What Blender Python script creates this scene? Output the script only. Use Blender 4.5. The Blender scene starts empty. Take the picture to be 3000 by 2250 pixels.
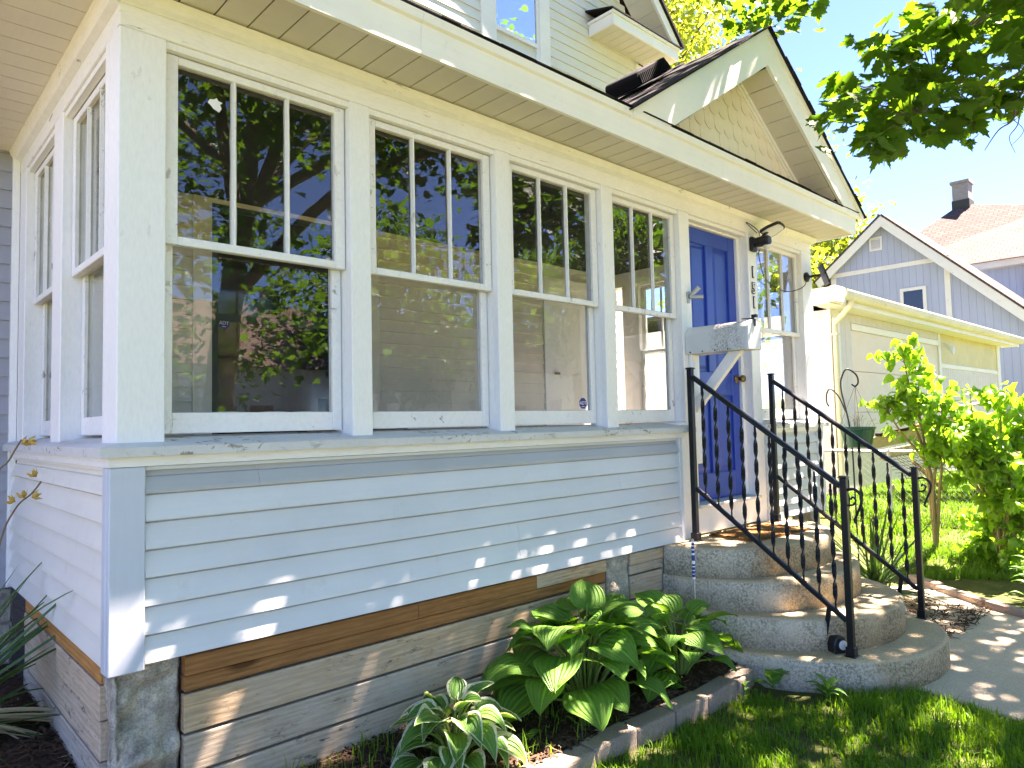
import bpy, bmesh, math, random
import numpy as np
from mathutils import Vector, Matrix, Quaternion, noise as mnoise

sc = bpy.context.scene
COL = sc.collection
R = math.radians
random.seed(11)
rng = np.random.default_rng(7)

# ------------------------------------------------------------------ camera
cam_d = bpy.data.cameras.new('camera')
cam = bpy.data.objects.new('camera', cam_d)
COL.objects.link(cam)
cam_d.sensor_width = 36.0
cam_d.lens = 24.88
cam_d.clip_start = 0.05
cam_d.clip_end = 3000
CAM = Vector((-0.699, -2.829, 0.618))
_r = Vector((0.7304, -0.6826, -0.0222)); _u = Vector((-0.0218, -0.0557, 0.9982)); _f = Vector((0.6827, 0.7287, 0.0554))
_r.normalize(); _f.normalize(); _u = _r.cross(_f)
cam.matrix_world = Matrix(((_r.x, _u.x, -_f.x, CAM.x), (_r.y, _u.y, -_f.y, CAM.y), (_r.z, _u.z, -_f.z, CAM.z), (0, 0, 0, 1)))
sc.camera = cam

# ------------------------------------------------------------------ sky and sun
SUN_EL, SUN_AZ = R(62), R(-16.5)
SUN = Vector((math.cos(SUN_EL) * math.cos(SUN_AZ), math.cos(SUN_EL) * math.sin(SUN_AZ), math.sin(SUN_EL)))
world = bpy.data.worlds.new('World')
sc.world = world
world.use_nodes = True
wn = world.node_tree.nodes; wl = world.node_tree.links
wn.clear()
sky = wn.new('ShaderNodeTexSky'); sky.sky_type = 'NISHITA'; sky.sun_disc = False
sky.sun_elevation = SUN_EL; sky.sun_rotation = math.atan2(SUN.x, SUN.y)
sky.air_density = 0.68; sky.dust_density = 0.0; sky.ozone_density = 6.0; sky.altitude = 3500
bg = wn.new('ShaderNodeBackground'); bg.inputs['Strength'].default_value = 0.052
wo = wn.new('ShaderNodeOutputWorld')
wl.new(sky.outputs[0], bg.inputs[0]); wl.new(bg.outputs[0], wo.inputs[0])
sun_d = bpy.data.lights.new('sun', 'SUN'); sun_d.energy = 4.6; sun_d.angle = R(0.55); sun_d.color = (1.0, 0.94, 0.84)
sun_o = bpy.data.objects.new('sun', sun_d); COL.objects.link(sun_o)
sun_o.rotation_euler = SUN.to_track_quat('Z', 'Y').to_euler()
sun_o.location = (0, 0, 30)

sc.render.engine = 'CYCLES'
sc.view_settings.view_transform = 'Standard'; sc.view_settings.look = 'None'
sc.view_settings.exposure = 3.88; sc.view_settings.gamma = 1.0
sc.view_settings.use_white_balance = True; sc.view_settings.white_balance_temperature = 7000; sc.view_settings.white_balance_tint = 25
sc.view_settings.use_curve_mapping = False
sc.cycles.use_denoising = True
sc.cycles.max_bounces = 8; sc.cycles.diffuse_bounces = 5; sc.cycles.transparent_max_bounces = 16
sc.cycles.glossy_bounces = 4; sc.cycles.sample_clamp_indirect = 6
sc.cycles.caustics_reflective = False; sc.cycles.caustics_refractive = False

# ------------------------------------------------------------------ materials
class NT:
    def __init__(s, name):
        s.m = bpy.data.materials.new(name); s.m.use_nodes = True
        s.t = s.m.node_tree; s.t.nodes.clear()
        s.out = s.t.nodes.new('ShaderNodeOutputMaterial')
        s._co = None
    def n(s, typ, ins=None, **kw):
        nd = s.t.nodes.new('ShaderNode' + typ)
        for k, v in kw.items(): setattr(nd, k, v)
        for k, v in (ins or {}).items(): s.set(nd.inputs[k], v)
        return nd
    def set(s, sock, v):
        if hasattr(v, 'is_output') or isinstance(v, bpy.types.NodeSocket): s.t.links.new(v, sock)
        elif isinstance(v, (tuple, list)) and len(v) == 3 and sock.type == 'RGBA': sock.default_value = (*v, 1)
        else: sock.default_value = v
    def co(s, kind='Object'):
        if s._co is None: s._co = s.n('TexCoord')
        return s._co.outputs[kind]
    def mapped(s, scale, kind='Object', rot=(0, 0, 0)):
        return s.n('Mapping', {'Vector': s.co(kind), 'Scale': scale, 'Rotation': rot}).outputs[0]
    def noise(s, scale, detail=4, rough=.6, vec=None, dist=0):
        return s.n('TexNoise', {'Vector': vec or s.co(), 'Scale': scale, 'Detail': detail, 'Roughness': rough, 'Distortion': dist}).outputs[0]
    def ramp(s, fac, stops):
        nd = s.n('ValToRGB', {'Fac': fac}); cr = nd.color_ramp
        while len(cr.elements) < len(stops): cr.elements.new(.5)
        for e, (p, c) in zip(cr.elements, stops):
            e.position = p; e.color = (*c, 1) if isinstance(c, (tuple, list)) else (c, c, c, 1)
        return nd.outputs[0]
    def mix(s, fac, a, b, mode='MIX'):
        nd = s.t.nodes.new('ShaderNodeMix'); nd.data_type = 'RGBA'; nd.blend_type = mode
        s.set(nd.inputs[0], fac); s.set(nd.inputs[6], a); s.set(nd.inputs[7], b)
        return nd.outputs[2]
    def math(s, op, a, b=0.0, clamp=False):
        nd = s.t.nodes.new('ShaderNodeMath'); nd.operation = op; nd.use_clamp = clamp
        s.set(nd.inputs[0], a); s.set(nd.inputs[1], b); return nd.outputs[0]
    def rnd(s):
        return s.n('ObjectInfo').outputs['Random']
    def bump(s, h, strength=.3, dist=.01):
        return s.n('Bump', {'Height': h, 'Strength': strength, 'Distance': dist}).outputs[0]
    def bsdf(s, col, rough=.6, spec=.3, nrm=None, metal=0.0, **kw):
        ins = {'Base Color': col, 'Roughness': rough, 'Specular IOR Level': spec, 'Metallic': metal}
        if nrm is not None: ins['Normal'] = nrm
        ins.update(kw)
        p = s.n('BsdfPrincipled', ins)
        s.t.links.new(p.outputs[0], s.out.inputs[0]); return s.m

def m_paint(name, base, dirt=(.28, .25, .2), amount=.5, bumpy=.25, rough=.5, peel=True, tint=None, stretch=(1, 1, 1), pt=.63):
    t = NT(name)
    n1 = t.noise(3.2, 5, .65)
    col = t.mix(t.ramp(n1, [(.35, 0), (.75, .35 * amount)]), base, tuple(c * .72 for c in base))
    if tint: col = t.mix(t.ramp(t.noise(1.1, 3), [(.4, 0), (.7, .5)]), col, tint)
    fine = t.noise(90, 3, .7, t.mapped(stretch))
    col = t.mix(t.ramp(fine, [(.3, .16), (.6, 0)]), col, tuple(c * .55 for c in base))
    if peel:
        pn = t.noise(26, 7, .72, t.mapped(stretch), .6)
        pm = t.ramp(pn, [(pt, 0), (pt + .025, 1)])
        zone = t.ramp(t.noise(2.3, 2), [(.40, 0), (.56, 1)])
        fac = t.math('MULTIPLY', t.math('MULTIPLY', pm, zone), amount)
        col = t.mix(fac, col, dirt)
    h = t.math('ADD', t.math('MULTIPLY', t.noise(60, 5, .7, t.mapped(stretch)), .6), t.math('MULTIPLY', t.noise(14, 3), .4))
    return t.bsdf(col, rough, .35, t.bump(h, bumpy, .006))

def m_vinyl(name, base, along='x', var=.06, rough=.45):
    t = NT(name)
    st = {'x': (3, 60, 60), 'y': (60, 3, 60), 'z': (60, 60, 3)}[along]
    g = t.noise(1.0, 5, .7, t.mapped(st))
    blot = t.noise(2.6, 4, .6)
    col = t.mix(t.ramp(blot, [(.35, 0), (.8, .45)]), base, tuple(c * .80 for c in base))
    col = t.mix(t.ramp(t.noise(7, 6, .75), [(.60, 0), (.78, .28)]), col, (.32, .31, .26))
    col = t.mix(t.ramp(g, [(.3, .14), (.65, 0)]), col, tuple(c * .7 for c in base))
    r = t.rnd()
    col = t.mix(t.math('MULTIPLY', r, var), col, tuple(c * .35 for c in base))
    sp = t.ramp(t.noise(240, 2, .5), [(.74, 0), (.77, .35)])
    col = t.mix(sp, col, (.16, .14, .1))
    return t.bsdf(col, rough, .4, t.bump(g, .12, .004))

def m_wood(name, base, dark, along='x', knots=True, grey=0.0, rough=.75):
    t = NT(name)
    sc_ = {'x': (1.1, 14, 14), 'y': (14, 1.1, 14), 'z': (14, 14, 1.1)}[along]
    r = t.rnd()
    off = t.n('CombineXYZ', {'X': t.math('MULTIPLY', r, 37), 'Y': t.math('MULTIPLY', r, 11), 'Z': t.math('MULTIPLY', r, 23)}).outputs[0]
    v = t.n('VectorMath', {0: t.co(), 1: off}, operation='ADD').outputs[0]
    vm = t.n('Mapping', {'Vector': v, 'Scale': sc_}).outputs[0]
    wv = t.n('TexWave', {'Vector': vm, 'Scale': .9, 'Distortion': 9.0, 'Detail': 5, 'Detail Scale': 1.6, 'Detail Roughness': .7}, wave_type='BANDS', bands_direction='Z' if along != 'z' else 'X').outputs[1]
    fine = t.noise(6, 5, .75, vm)
    col = t.mix(t.ramp(wv, [(.25, 0), (.9, .5)]), base, dark)
    col = t.mix(t.ramp(fine, [(.4, .45), (.62, 0)]), col, tuple(c * .45 for c in dark))
    big = t.noise(1.7, 3, .5, v)
    col = t.mix(t.ramp(big, [(.35, 0), (.7, .5)]), col, tuple(c * .8 for c in base))
    if grey:
        gm = t.ramp(t.noise(2.4, 5, .7, v), [(.42, 0), (.62, grey)])
        col = t.mix(gm, col, (.46, .40, .33))
        dk = t.ramp(t.noise(9, 6, .8, t.n('Mapping', {'Vector': v, 'Scale': (1, 3, 3) if along == 'x' else (3, 1, 3)}).outputs[0]), [(.57, 0), (.64, .9)])
        zone = t.ramp(t.noise(1.5, 2, .5, v), [(.42, 0), (.56, 1)])
        col = t.mix(t.math('MULTIPLY', dk, zone), col, (.05, .045, .04))
    if knots:
        vo = t.n('TexVoronoi', {'Vector': t.n('Mapping', {'Vector': v, 'Scale': (1.5, 5, 5) if along == 'x' else (5, 1.5, 5)}).outputs[0], 'Scale': 1.0}).outputs[0]
        col = t.mix(t.ramp(vo, [(.06, .85), (.12, 0)]), col, tuple(c * .35 for c in dark))
    h = t.math('ADD', t.math('MULTIPLY', wv, .5), fine)
    return t.bsdf(col, rough, .2, t.bump(h, .25, .003))

def m_concrete(name, base, dark, spread=.5, patch=None, pit=1.0, nsc=2.3):
    t = NT(name)
    n = t.noise(nsc, 6, .7)
    g = t.noise(110, 3, .7)
    col = t.mix(t.ramp(n, [(.35, 0), (.7, spread)]), base, dark)
    col = t.mix(t.ramp(g, [(.36, .40), (.56, 0)]), col, tuple(c * .5 for c in dark))
    col = t.mix(t.ramp(g, [(.6, 0), (.72, .4)]), col, tuple(min(1, c * 1.35) for c in base))
    if patch:   # old pale wash on the side that meets the house, weathered away towards the front
        geo = t.n('NewGeometry')
        sx = t.n('SeparateXYZ', {0: t.co()})
        side = t.ramp(t.math('ADD', sx.outputs[0], t.math('MULTIPLY', t.noise(3.5, 6, .7), .5)), [(.0, 1), (1, 0)])
        mr = t.n('MapRange', {0: t.math('ADD', sx.outputs[0], t.math('MULTIPLY', t.noise(4.5, 6, .75), .55)), 1: 3.80, 2: 3.92, 3: 1.0, 4: 0.0}).outputs[0]
        up = t.n('SeparateXYZ', {0: geo.outputs['Normal']}).outputs[2]
        mr = t.math('MULTIPLY', mr, t.ramp(up, [(.3, 1), (.6, 0)]))
        col = t.mix(t.math('MULTIPLY', mr, .8), col, patch)
        st = t.math('MULTIPLY', t.ramp(t.noise(70, 5, .8), [(.44, 0), (.56, .65)]), t.ramp(t.noise(4.5, 5, .7), [(.36, .25), (.56, 1)]))
        st = t.math('MULTIPLY', st, t.ramp(up, [(.3, 1), (.6, 0)]))
        col = t.mix(st, col, (.05, .047, .035))
    h = t.math('ADD', t.math('MULTIPLY', t.noise(38, 6, .8), .8), t.math('MULTIPLY', g, .5))
    return t.bsdf(col, .9, .15, t.bump(h, .7 * pit, .01))

def m_leaf(name, c1, c2, trans=.45, gloss=.35, rough=.45, veins=None, edge=None, wear=0):
    """c1/c2 mix per leaf and by noise; veins: number of ribs across; edge: pale margin colour"""
    t = NT(name)
    r = t.rnd()
    n = t.noise(9, 3, .6)
    f = t.math('ADD', t.math('MULTIPLY', r, .6), t.math('MULTIPLY', n, .5), True)
    col = t.mix(f, c1, c2)
    nrm = None
    if veins:
        uv = t.n('SeparateXYZ', {0: t.co('UV')})
        u = t.math('ABSOLUTE', t.math('SUBTRACT', uv.outputs[0], .5))
        w = t.math('SINE', t.math('MULTIPLY', u, veins * 2 * math.pi))
        nrm = t.bump(t.math('ADD', t.math('MULTIPLY', w, .5), t.math('MULTIPLY', t.noise(60, 3), .35)), .55, .010)
        col = t.mix(t.ramp(w, [(.0, .0), (.9, .0)]), col, col)
        lite = t.ramp(t.math('MULTIPLY', w, .5), [(.35, 0), (.5, .22)])
        col = t.mix(lite, col, tuple(min(1, c * 1.7) for c in c2))
        mid = t.ramp(u, [(.012, .6), (.03, 0)])
        col = t.mix(mid, col, tuple(min(1, c * 2.0) for c in c2))
        if edge:
            v = uv.outputs[1]
            e = t.math('ADD', u, t.math('MULTIPLY', t.noise(16, 4, .7), .22))
            e2 = t.math('ADD', e, t.math('MULTIPLY', t.math('SUBTRACT', v, .88, True), 3.0))
            col = t.mix(t.ramp(e2, [(.475, 0), (.50, 1)]), col, edge)
    if wear:
        col = t.mix(t.ramp(t.noise(22, 4, .7), [(.68, 0), (.72, wear)]), col, (.25, .2, .06))
    ins = {'Base Color': col, 'Roughness': rough, 'Specular IOR Level': gloss}
    if nrm is not None: ins['Normal'] = nrm
    p = t.n('BsdfPrincipled', ins)
    tr = t.n('BsdfTranslucent', {'Color': t.mix(1.0, col, (1.35, 1.25, .45), 'MULTIPLY')})
    mx = t.n('MixShader', {0: trans, 1: p.outputs[0], 2: tr.outputs[0]})
    t.t.links.new(mx.outputs[0], t.out.inputs[0])
    return t.m

def m_glass(name, tint=(.95, .97, .96), refl=.045, power=3.6):
    t = NT(name)
    lw = t.n('LayerWeight', {'Blend': .5})
    nrm = t.bump(t.noise(2.2, 2, .5), .035, .02)
    f = t.math('ADD', t.math('MULTIPLY', t.math('POWER', lw.outputs['Facing'], power), .85), refl, True)
    dirt = t.ramp(t.noise(70, 6, .8), [(.66, 0), (.75, .07)])
    film = t.ramp(t.noise(1.6, 4, .6), [(.35, .0), (.75, .015)])
    g = t.n('BsdfGlossy', {'Color': (.95, .96, 1), 'Roughness': .0, 'Normal': nrm})
    tr = t.n('BsdfTransparent', {'Color': tint})
    a = t.n('MixShader', {0: f, 1: tr.outputs[0], 2: g.outputs[0]})
    d = t.n('BsdfDiffuse', {'Color': (.6, .6, .56)})
    b = t.n('MixShader', {0: t.math('ADD', dirt, film), 1: a.outputs[0], 2: d.outputs[0]})
    t.t.links.new(b.outputs[0], t.out.inputs[0])
    return t.m

def m_plain(name, base, rough=.5, spec=.3, metal=0.0, var=.25, scale=6, bumpy=.1, bscale=40, rnd=0.0):
    t = NT(name)
    col = t.mix(t.ramp(t.noise(scale, 5, .65), [(.35, 0), (.7, var)]), base, tuple(c * .55 for c in base))
    if rnd: col = t.mix(t.math('MULTIPLY', t.rnd(), rnd), col, tuple(c * .4 for c in base))
    return t.bsdf(col, rough, spec, t.bump(t.noise(bscale, 4, .7), bumpy, .004), metal)

M = {}
M['white'] = m_paint('white_paint', (.86, .84, .80), amount=.25, stretch=(1, 1, .25))
M['white_h'] = m_paint('white_paint_horizontal', (.88, .86, .82), amount=.8, stretch=(.2, .2, 1))
M['sill'] = m_paint('weathered_sill_paint', (.64, .63, .60), dirt=(.24, .215, .18), amount=1.0, bumpy=.5, stretch=(.6, .6, 1), pt=.565)
M['sash'] = m_paint('sash_paint', (.84, .82, .78), amount=.85, bumpy=.35, stretch=(.5, .5, .5), pt=.605)
M['putty'] = m_paint('old_putty', (.50, .46, .38), dirt=(.12, .10, .07), amount=1.0, bumpy=.8)
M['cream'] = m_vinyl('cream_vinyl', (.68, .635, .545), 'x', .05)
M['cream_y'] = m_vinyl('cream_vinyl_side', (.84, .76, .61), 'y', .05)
M['fascia'] = m_vinyl('almond_fascia', (.87, .84, .77), 'x', .0)
M['siding'] = m_vinyl('pale_grey_siding', (.68, .695, .695), 'x', .07)
M['siding_side'] = m_vinyl('grey_siding_side_light', (.82, .78, .68), 'y', .05)  # same siding as the front; the side's creamier light is in the colour
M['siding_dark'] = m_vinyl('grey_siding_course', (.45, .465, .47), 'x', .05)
M['siding_upper'] = m_vinyl('upper_cream_siding', (.76, .74, .66), 'x', .05)
M['siding_lilac'] = m_vinyl('lilac_grey_siding', (.34, .34, .37), 'x', .08)
M['post'] = m_vinyl('corner_post_vinyl', (.56, .60, .66), 'z', .0)
M['interior'] = m_plain('porch_wall_paint', (.84, .75, .62), .6, .2, rnd=.08)
M['interior_trim'] = m_plain('porch_trim_paint', (.86, .77, .62), .5, .3)
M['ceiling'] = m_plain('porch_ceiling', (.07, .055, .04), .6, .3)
M['floor'] = m_plain('porch_floor', (.48, .43, .36), .6, .3)
M['glass'] = m_glass('window_glass')
M['mirror_glass'] = m_plain('sky_mirroring_pane', (.55, .62, .66), .03, .8, .85, var=0, bumpy=.02, bscale=2)
M['dark_glass'] = m_plain('dark_room_glass', (.012, .014, .013), .06, .6, var=0, bumpy=.02, bscale=2)
M['green_frame'] = m_plain('dark_green_frame', (.02, .04, .035), .45, .4)
M['blue'] = m_plain('blue_door_paint', (.022, .065, .40), .33, .5, var=.35, scale=4, bumpy=.1, bscale=70)
M['brass'] = m_plain('tarnished_brass', (.30, .19, .07), .35, .5, 1.0, .4)
M['black'] = m_plain('black_rail_paint', (.008, .008, .010), .38, .35, var=.3, bumpy=.12, bscale=160)
M['vent'] = m_plain('black_vent_plastic', (.006, .006, .007), .85, .1)
M['plastic'] = m_plain('black_plastic', (.012, .012, .013), .45, .4)
M['steel'] = m_plain('grey_cast_metal', (.42, .43, .43), .4, .5, .7)
M['lens'] = m_plain('lamp_lens', (.75, .75, .70), .25, .6, bumpy=.3, bscale=120)
M['brown'] = m_wood('new_brown_plank', (.40, .18, .06), (.19, .075, .022), 'x')
M['tan'] = m_wood('weathered_tan_plank', (.64, .45, .26), (.36, .235, .125), 'x', grey=.40)
M['greyw'] = m_wood('weathered_grey_plank', (.56, .44, .31), (.32, .235, .155), 'x', grey=.7)
M['brown_y'] = m_wood('new_brown_side_plank', (.62, .29, .085), (.36, .155, .045), 'y')
M['tan_y'] = m_wood('weathered_side_plank', (.66, .51, .35), (.42, .30, .19), 'y', grey=.3)
M['greyw_y'] = m_wood('grey_side_plank', (.52, .45, .37), (.34, .28, .22), 'y', grey=.7)
M['oldwood'] = m_wood('old_mossy_timber', (.40, .34, .14), (.20, .16, .07), 'x', grey=.2)
M['stone'] = m_concrete('rough_pier_render', (.64, .58, .46), (.20, .175, .14), 1.0, nsc=9.0, pit=1.3)
M['steps'] = m_concrete('old_step_concrete', (.58, .455, .28), (.40, .305, .185), .8, patch=(.64, .57, .44))
M['path'] = m_concrete('path_concrete', (.62, .51, .37), (.47, .38, .27), .6)
M['edging'] = m_concrete('edging_brick', (.36, .28, .215), (.22, .17, .13), .6)
M['mat'] = m_plain('coir_mat', (.25, .13, .05), .95, .05, var=.8, scale=9, bumpy=1.0, bscale=150)
M['shingle_gable'] = m_paint('gable_shingle_paint', (.86, .78, .64), dirt=(.34, .26, .14), amount=.5, bumpy=.4, peel=False, tint=(.68, .57, .40), stretch=(1, 1, .15))
M['roofing'] = m_plain('black_shingle', (.025, .022, .02), .95, .1, var=.6, scale=40, bumpy=.8, bscale=120)
M['bark'] = m_plain('bark', (.16, .12, .085), .9, .1, var=.6, scale=14, bumpy=.8, bscale=30)
M['stem_green'] = m_plain('green_stem', (.16, .24, .05), .6, .2)
M['lilac_stem'] = m_plain('lilac_stem', (.24, .19, .08), .8, .2, var=.5, scale=20)
M['hosta'] = m_leaf('hosta_leaf', (.075, .195, .022), (.15, .33, .040), .38, .28, .5, veins=9, wear=.3)
M['hosta_var'] = m_leaf('variegated_hosta_leaf', (.065, .18, .032), (.13, .29, .045), .34, .4, .42, veins=8, edge=(.62, .66, .45))
M['maple'] = m_leaf('maple_leaf', (.035, .10, .008), (.095, .20, .016), .62, .3, .5)
M['lilac'] = m_leaf('lilac_leaf', (.12, .27, .014), (.23, .42, .04), .58, .45, .36)
M['spring'] = m_leaf('spring_tree_leaf', (.16, .24, .03), (.30, .36, .06), .45, .2, .5)
M['grass'] = m_leaf('grass_blade', (.062, .165, .010), (.15, .30, .018), .45, .25, .5)
M['yucca'] = m_leaf('yucca_leaf', (.035, .10, .025), (.085, .17, .045), .2, .4, .45, wear=.5)
M['yucca_dead'] = m_plain('dry_yucca_leaf', (.42, .34, .18), .8, .15, rnd=.4)
M['weed'] = m_leaf('weed_leaf', (.07, .19, .03), (.13, .30, .05), .4, .3, .5)
M['dry'] = m_plain('dry_stalk', (.20, .14, .09), .9, .1, rnd=.3)
M['pod'] = m_plain('dry_seed_pod', (.55, .36, .10), .8, .15, var=.6, scale=60)
M['green_pot'] = m_plain('green_plastic', (.008, .075, .035), .4, .4)
M['wire'] = m_plain('galvanised_wire', (.42, .42, .40), .5, .4, .5)
M['garage'] = m_plain('garage_white_board', (.60, .57, .56), .6, .25, rnd=.08)
M['garage_door'] = m_plain('garage_door_paint', (.66, .58, .49), .55, .3, var=.15, scale=3)
M['garage_trim'] = m_paint('garage_trim_paint', (.72, .70, .64), dirt=(.30, .26, .14), amount=.8, stretch=(.2, .2, 1))
M['gutter'] = m_paint('stained_gutter', (.66, .61, .46), dirt=(.28, .24, .13), amount=1.0, tint=(.46, .40, .24), stretch=(.15, 1, 1))
M['fibre'] = m_plain('yellow_panel', (.58, .50, .18), .5, .3, var=.4, scale=3)
M['box'] = m_plain('cardboard', (.32, .20, .11), .8, .1)
M['decal'] = m_plain('blue_decal', (.01, .03, .22), .4, .4, var=0)
M['decal_white'] = m_plain('white_print', (.8, .8, .8), .5, .3, var=0)
M['mailbox'] = None
M['soil_bits'] = m_plain('mulch_chip', (.085, .05, .032), .95, .08, var=.6, scale=30)
M['soil_bits2'] = m_plain('mulch_straw', (.26, .20, .12), .9, .1, var=.5, scale=30)
M['brick_red'] = m_plain('chimney_brick', (.30, .275, .265), .9, .1, var=.5, scale=8, bumpy=.4)
M['asphalt'] = m_plain('asphalt', (.06, .06, .06), .9, .15, var=.3, scale=20, bumpy=.5, bscale=80)

def mk_mailbox():
    t = NT('mildewed_white_metal')
    sp = t.n('SeparateXYZ', {0: t.co()})
    col = t.mix(t.ramp(t.noise(5, 4), [(.4, 0), (.8, .3)]), (.68, .68, .66), (.50, .50, .47))
    zone = t.n('MapRange', {0: t.math('ABSOLUTE', t.math('ADD', sp.outputs[1], .33)), 1: .07, 2: .15, 3: 1.0, 4: 0.0}).outputs[0]
    f = t.math('MULTIPLY', t.ramp(t.noise(95, 5, .8), [(.44, 0), (.56, .85)]), zone)
    f = t.math('MULTIPLY', f, t.ramp(t.noise(9, 3), [(.3, .3), (.6, 1)]))
    col = t.mix(f, col, (.11, .10, .065))
    return t.bsdf(col, .45, .4, t.bump(t.noise(30, 3), .08, .004))
M['mailbox'] = mk_mailbox()

def mk_bluehouse():
    t = NT('blue_grooved_siding')
    sp = t.n('SeparateXYZ', {0: t.co()})
    w = t.math('FRACT', t.math('MULTIPLY', sp.outputs[1], 5.0))
    groove = t.ramp(w, [(.04, 1), (.09, 0)])
    col = t.mix(t.ramp(t.noise(1.2, 5, .7, t.mapped((1, 2, .25))), [(.35, 0), (.7, .5)]), (.37, .41, .52), (.30, .335, .43))
    col = t.mix(t.ramp(t.noise(6, 5, .8, t.mapped((1, 1, .08))), [(.55, 0), (.7, .5)]), col, (.47, .52, .66))
    col = t.mix(t.math('MULTIPLY', groove, .45), col, (.16, .19, .30))
    return t.bsdf(col, .7, .2, t.bump(t.math('SUBTRACT', 1.0, groove), .4, .02))
M['bluewall'] = mk_bluehouse()

def mk_roof(name, c1, c2, c3):
    t = NT(name)
    br = t.n('TexBrick', {'Vector': t.mapped((1, 1, 1), 'UV'), 'Color1': c1, 'Color2': c2, 'Mortar': c3, 'Scale': 1.0, 'Mortar Size': .012, 'Brick Width': .32, 'Row Height': .14, 'Bias': 0})
    col = t.mix(t.ramp(t.noise(2, 4), [(.4, 0), (.7, .3)]), br.outputs[0], c3)
    return t.bsdf(col, .95, .1, t.bump(br.outputs[1], .5, .02))
M['pinkroof'] = mk_roof('pink_brown_shingle', (.115, .083, .072), (.085, .061, .054), (.045, .032, .028))
M['darkroof'] = mk_roof('brown_shingle', (.22, .15, .12), (.17, .12, .10), (.08, .06, .05))

def mk_ground():
    t = NT('lawn_and_soil')
    sp = t.n('SeparateXYZ', {0: t.co()})
    n = t.noise(30, 6, .8)
    soil = t.mix(t.ramp(n, [(.35, 0), (.65, 1)]), (.035, .024, .017), (.11, .075, .05))
    lawn = t.mix(t.ramp(t.noise(6, 6, .75), [(.35, 0), (.7, 1)]), (.060, .075, .020), (.12, .13, .045))
    # planting bed along the porch and the bare strip by its side wall
    wob = t.math('MULTIPLY', t.noise(4, 3), .25)
    fx = t.n('MapRange', {0: t.math('ADD', sp.outputs[0], wob), 1: 3.3, 2: 3.45, 3: 1.0, 4: 0.0}).outputs[0]
    fy = t.n('MapRange', {0: t.math('ADD', sp.outputs[1], wob), 1: -.62, 2: -.50, 3: 0.0, 4: 1.0}).outputs[0]
    col = t.mix(t.math('MULTIPLY', fx, fy), lawn, soil)
    return t.bsdf(col, .95, .08, t.bump(n, .9, .02))
M['ground'] = mk_ground()

# ------------------------------------------------------------------ mesh helpers
class MB:
    def __init__(s, f=None): s.v = []; s.f = []; s.uv = None; s.tf = f
    def add(s, vs, fs):
        o = len(s.v)
        s.v += [s.tf(*p) for p in vs] if s.tf else [tuple(p) for p in vs]
        s.f += [tuple(i + o for i in q) for q in fs]; return s
    def box(s, x0, x1, y0, y1, z0, z1):
        return s.add([(x0, y0, z0), (x1, y0, z0), (x1, y1, z0), (x0, y1, z0), (x0, y0, z1), (x1, y0, z1), (x1, y1, z1), (x0, y1, z1)],
                     [(0, 3, 2, 1), (4, 5, 6, 7), (0, 1, 5, 4), (1, 2, 6, 5), (2, 3, 7, 6), (3, 0, 4, 7)])
    def prism(s, ring0, ring1):
        n = len(ring0)
        return s.add(list(ring0) + list(ring1), [tuple(range(n))[::-1], tuple(range(n, 2 * n))] + [(i, (i + 1) % n, n + (i + 1) % n, n + i) for i in range(n)])
    def rings(s, rs, cap=True, closed=True):
        n = len(rs[0]); vs = [p for r in rs for p in r]; fs = []
        for k in range(len(rs) - 1):
            for i in range(n if closed else n - 1):
                j = (i + 1) % n
                fs.append((k * n + i, k * n + j, (k + 1) * n + j, (k + 1) * n + i))
        if cap: fs += [tuple(range(n))[::-1], tuple(range((len(rs) - 1) * n, len(rs) * n))]
        return s.add(vs, fs)
    def tube(s, path, rad, n=6, cap=True):
        P = [Vector(p) for p in path]; rs = []
        rad = rad if isinstance(rad, (list, tuple)) else [rad] * len(P)
        ref = None
        for i, p in enumerate(P):
            d = (P[min(i + 1, len(P) - 1)] - P[max(i - 1, 0)])
            d = d.normalized() if d.length > 1e-9 else Vector((0, 0, 1))
            if ref is None: ref = d.orthogonal().normalized()
            ref = (ref - d * ref.dot(d)); ref = ref.normalized() if ref.length > 1e-6 else d.orthogonal().normalized()
            b = d.cross(ref)
            rs.append([tuple(p + (ref * math.cos(a) + b * math.sin(a)) * rad[i]) for a in [2 * math.pi * k / n for k in range(n)]])
        return s.rings(rs, cap)
    def lathe(s, c, prof, n=16):
        rs = [[(c[0] + r * math.cos(a), c[1] + r * math.sin(a), c[2] + z) for a in [2 * math.pi * k / n for k in range(n)]] for r, z in prof]
        return s.rings(rs)
    def build(s, name, mat, parent=None, bevel=0, smooth=False, seg=1, jit=0):
        me = bpy.data.meshes.new(name)
        v = s.v
        if jit: v = [(x + random.uniform(-jit, jit), y + random.uniform(-jit, jit), z + random.uniform(-jit, jit)) for x, y, z in v]
        me.from_pydata(v, [], s.f)
        bm = bmesh.new(); bm.from_mesh(me)
        bmesh.ops.recalc_face_normals(bm, faces=bm.faces)
        if bevel: bmesh.ops.bevel(bm, geom=list(bm.edges), offset=bevel, segments=seg, affect='EDGES', profile=.6)
        bm.to_mesh(me); bm.free()
        if smooth:
            for p in me.polygons: p.use_smooth = True
        return link(name, me, mat, parent)

def link(name, me, mat, parent=None):
    if mat is not None and not me.materials: me.materials.append(M[mat] if isinstance(mat, str) else mat)
    o = bpy.data.objects.new(name, me); COL.objects.link(o)
    if parent is not None: attach(o, parent)
    return o

ROOT = {}
def attach(o, parent):
    o.parent = parent
    o.matrix_parent_inverse = ROOT.get(parent.name, Matrix.Identity(4)) if parent.type == 'EMPTY' else Matrix.Identity(4)

def tag(o, label=None, cat=None, group=None, kind=None):
    if label: o['label'] = label
    if cat: o['category'] = cat
    if group: o['group'] = group
    if kind: o['kind'] = kind
    return o

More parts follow.
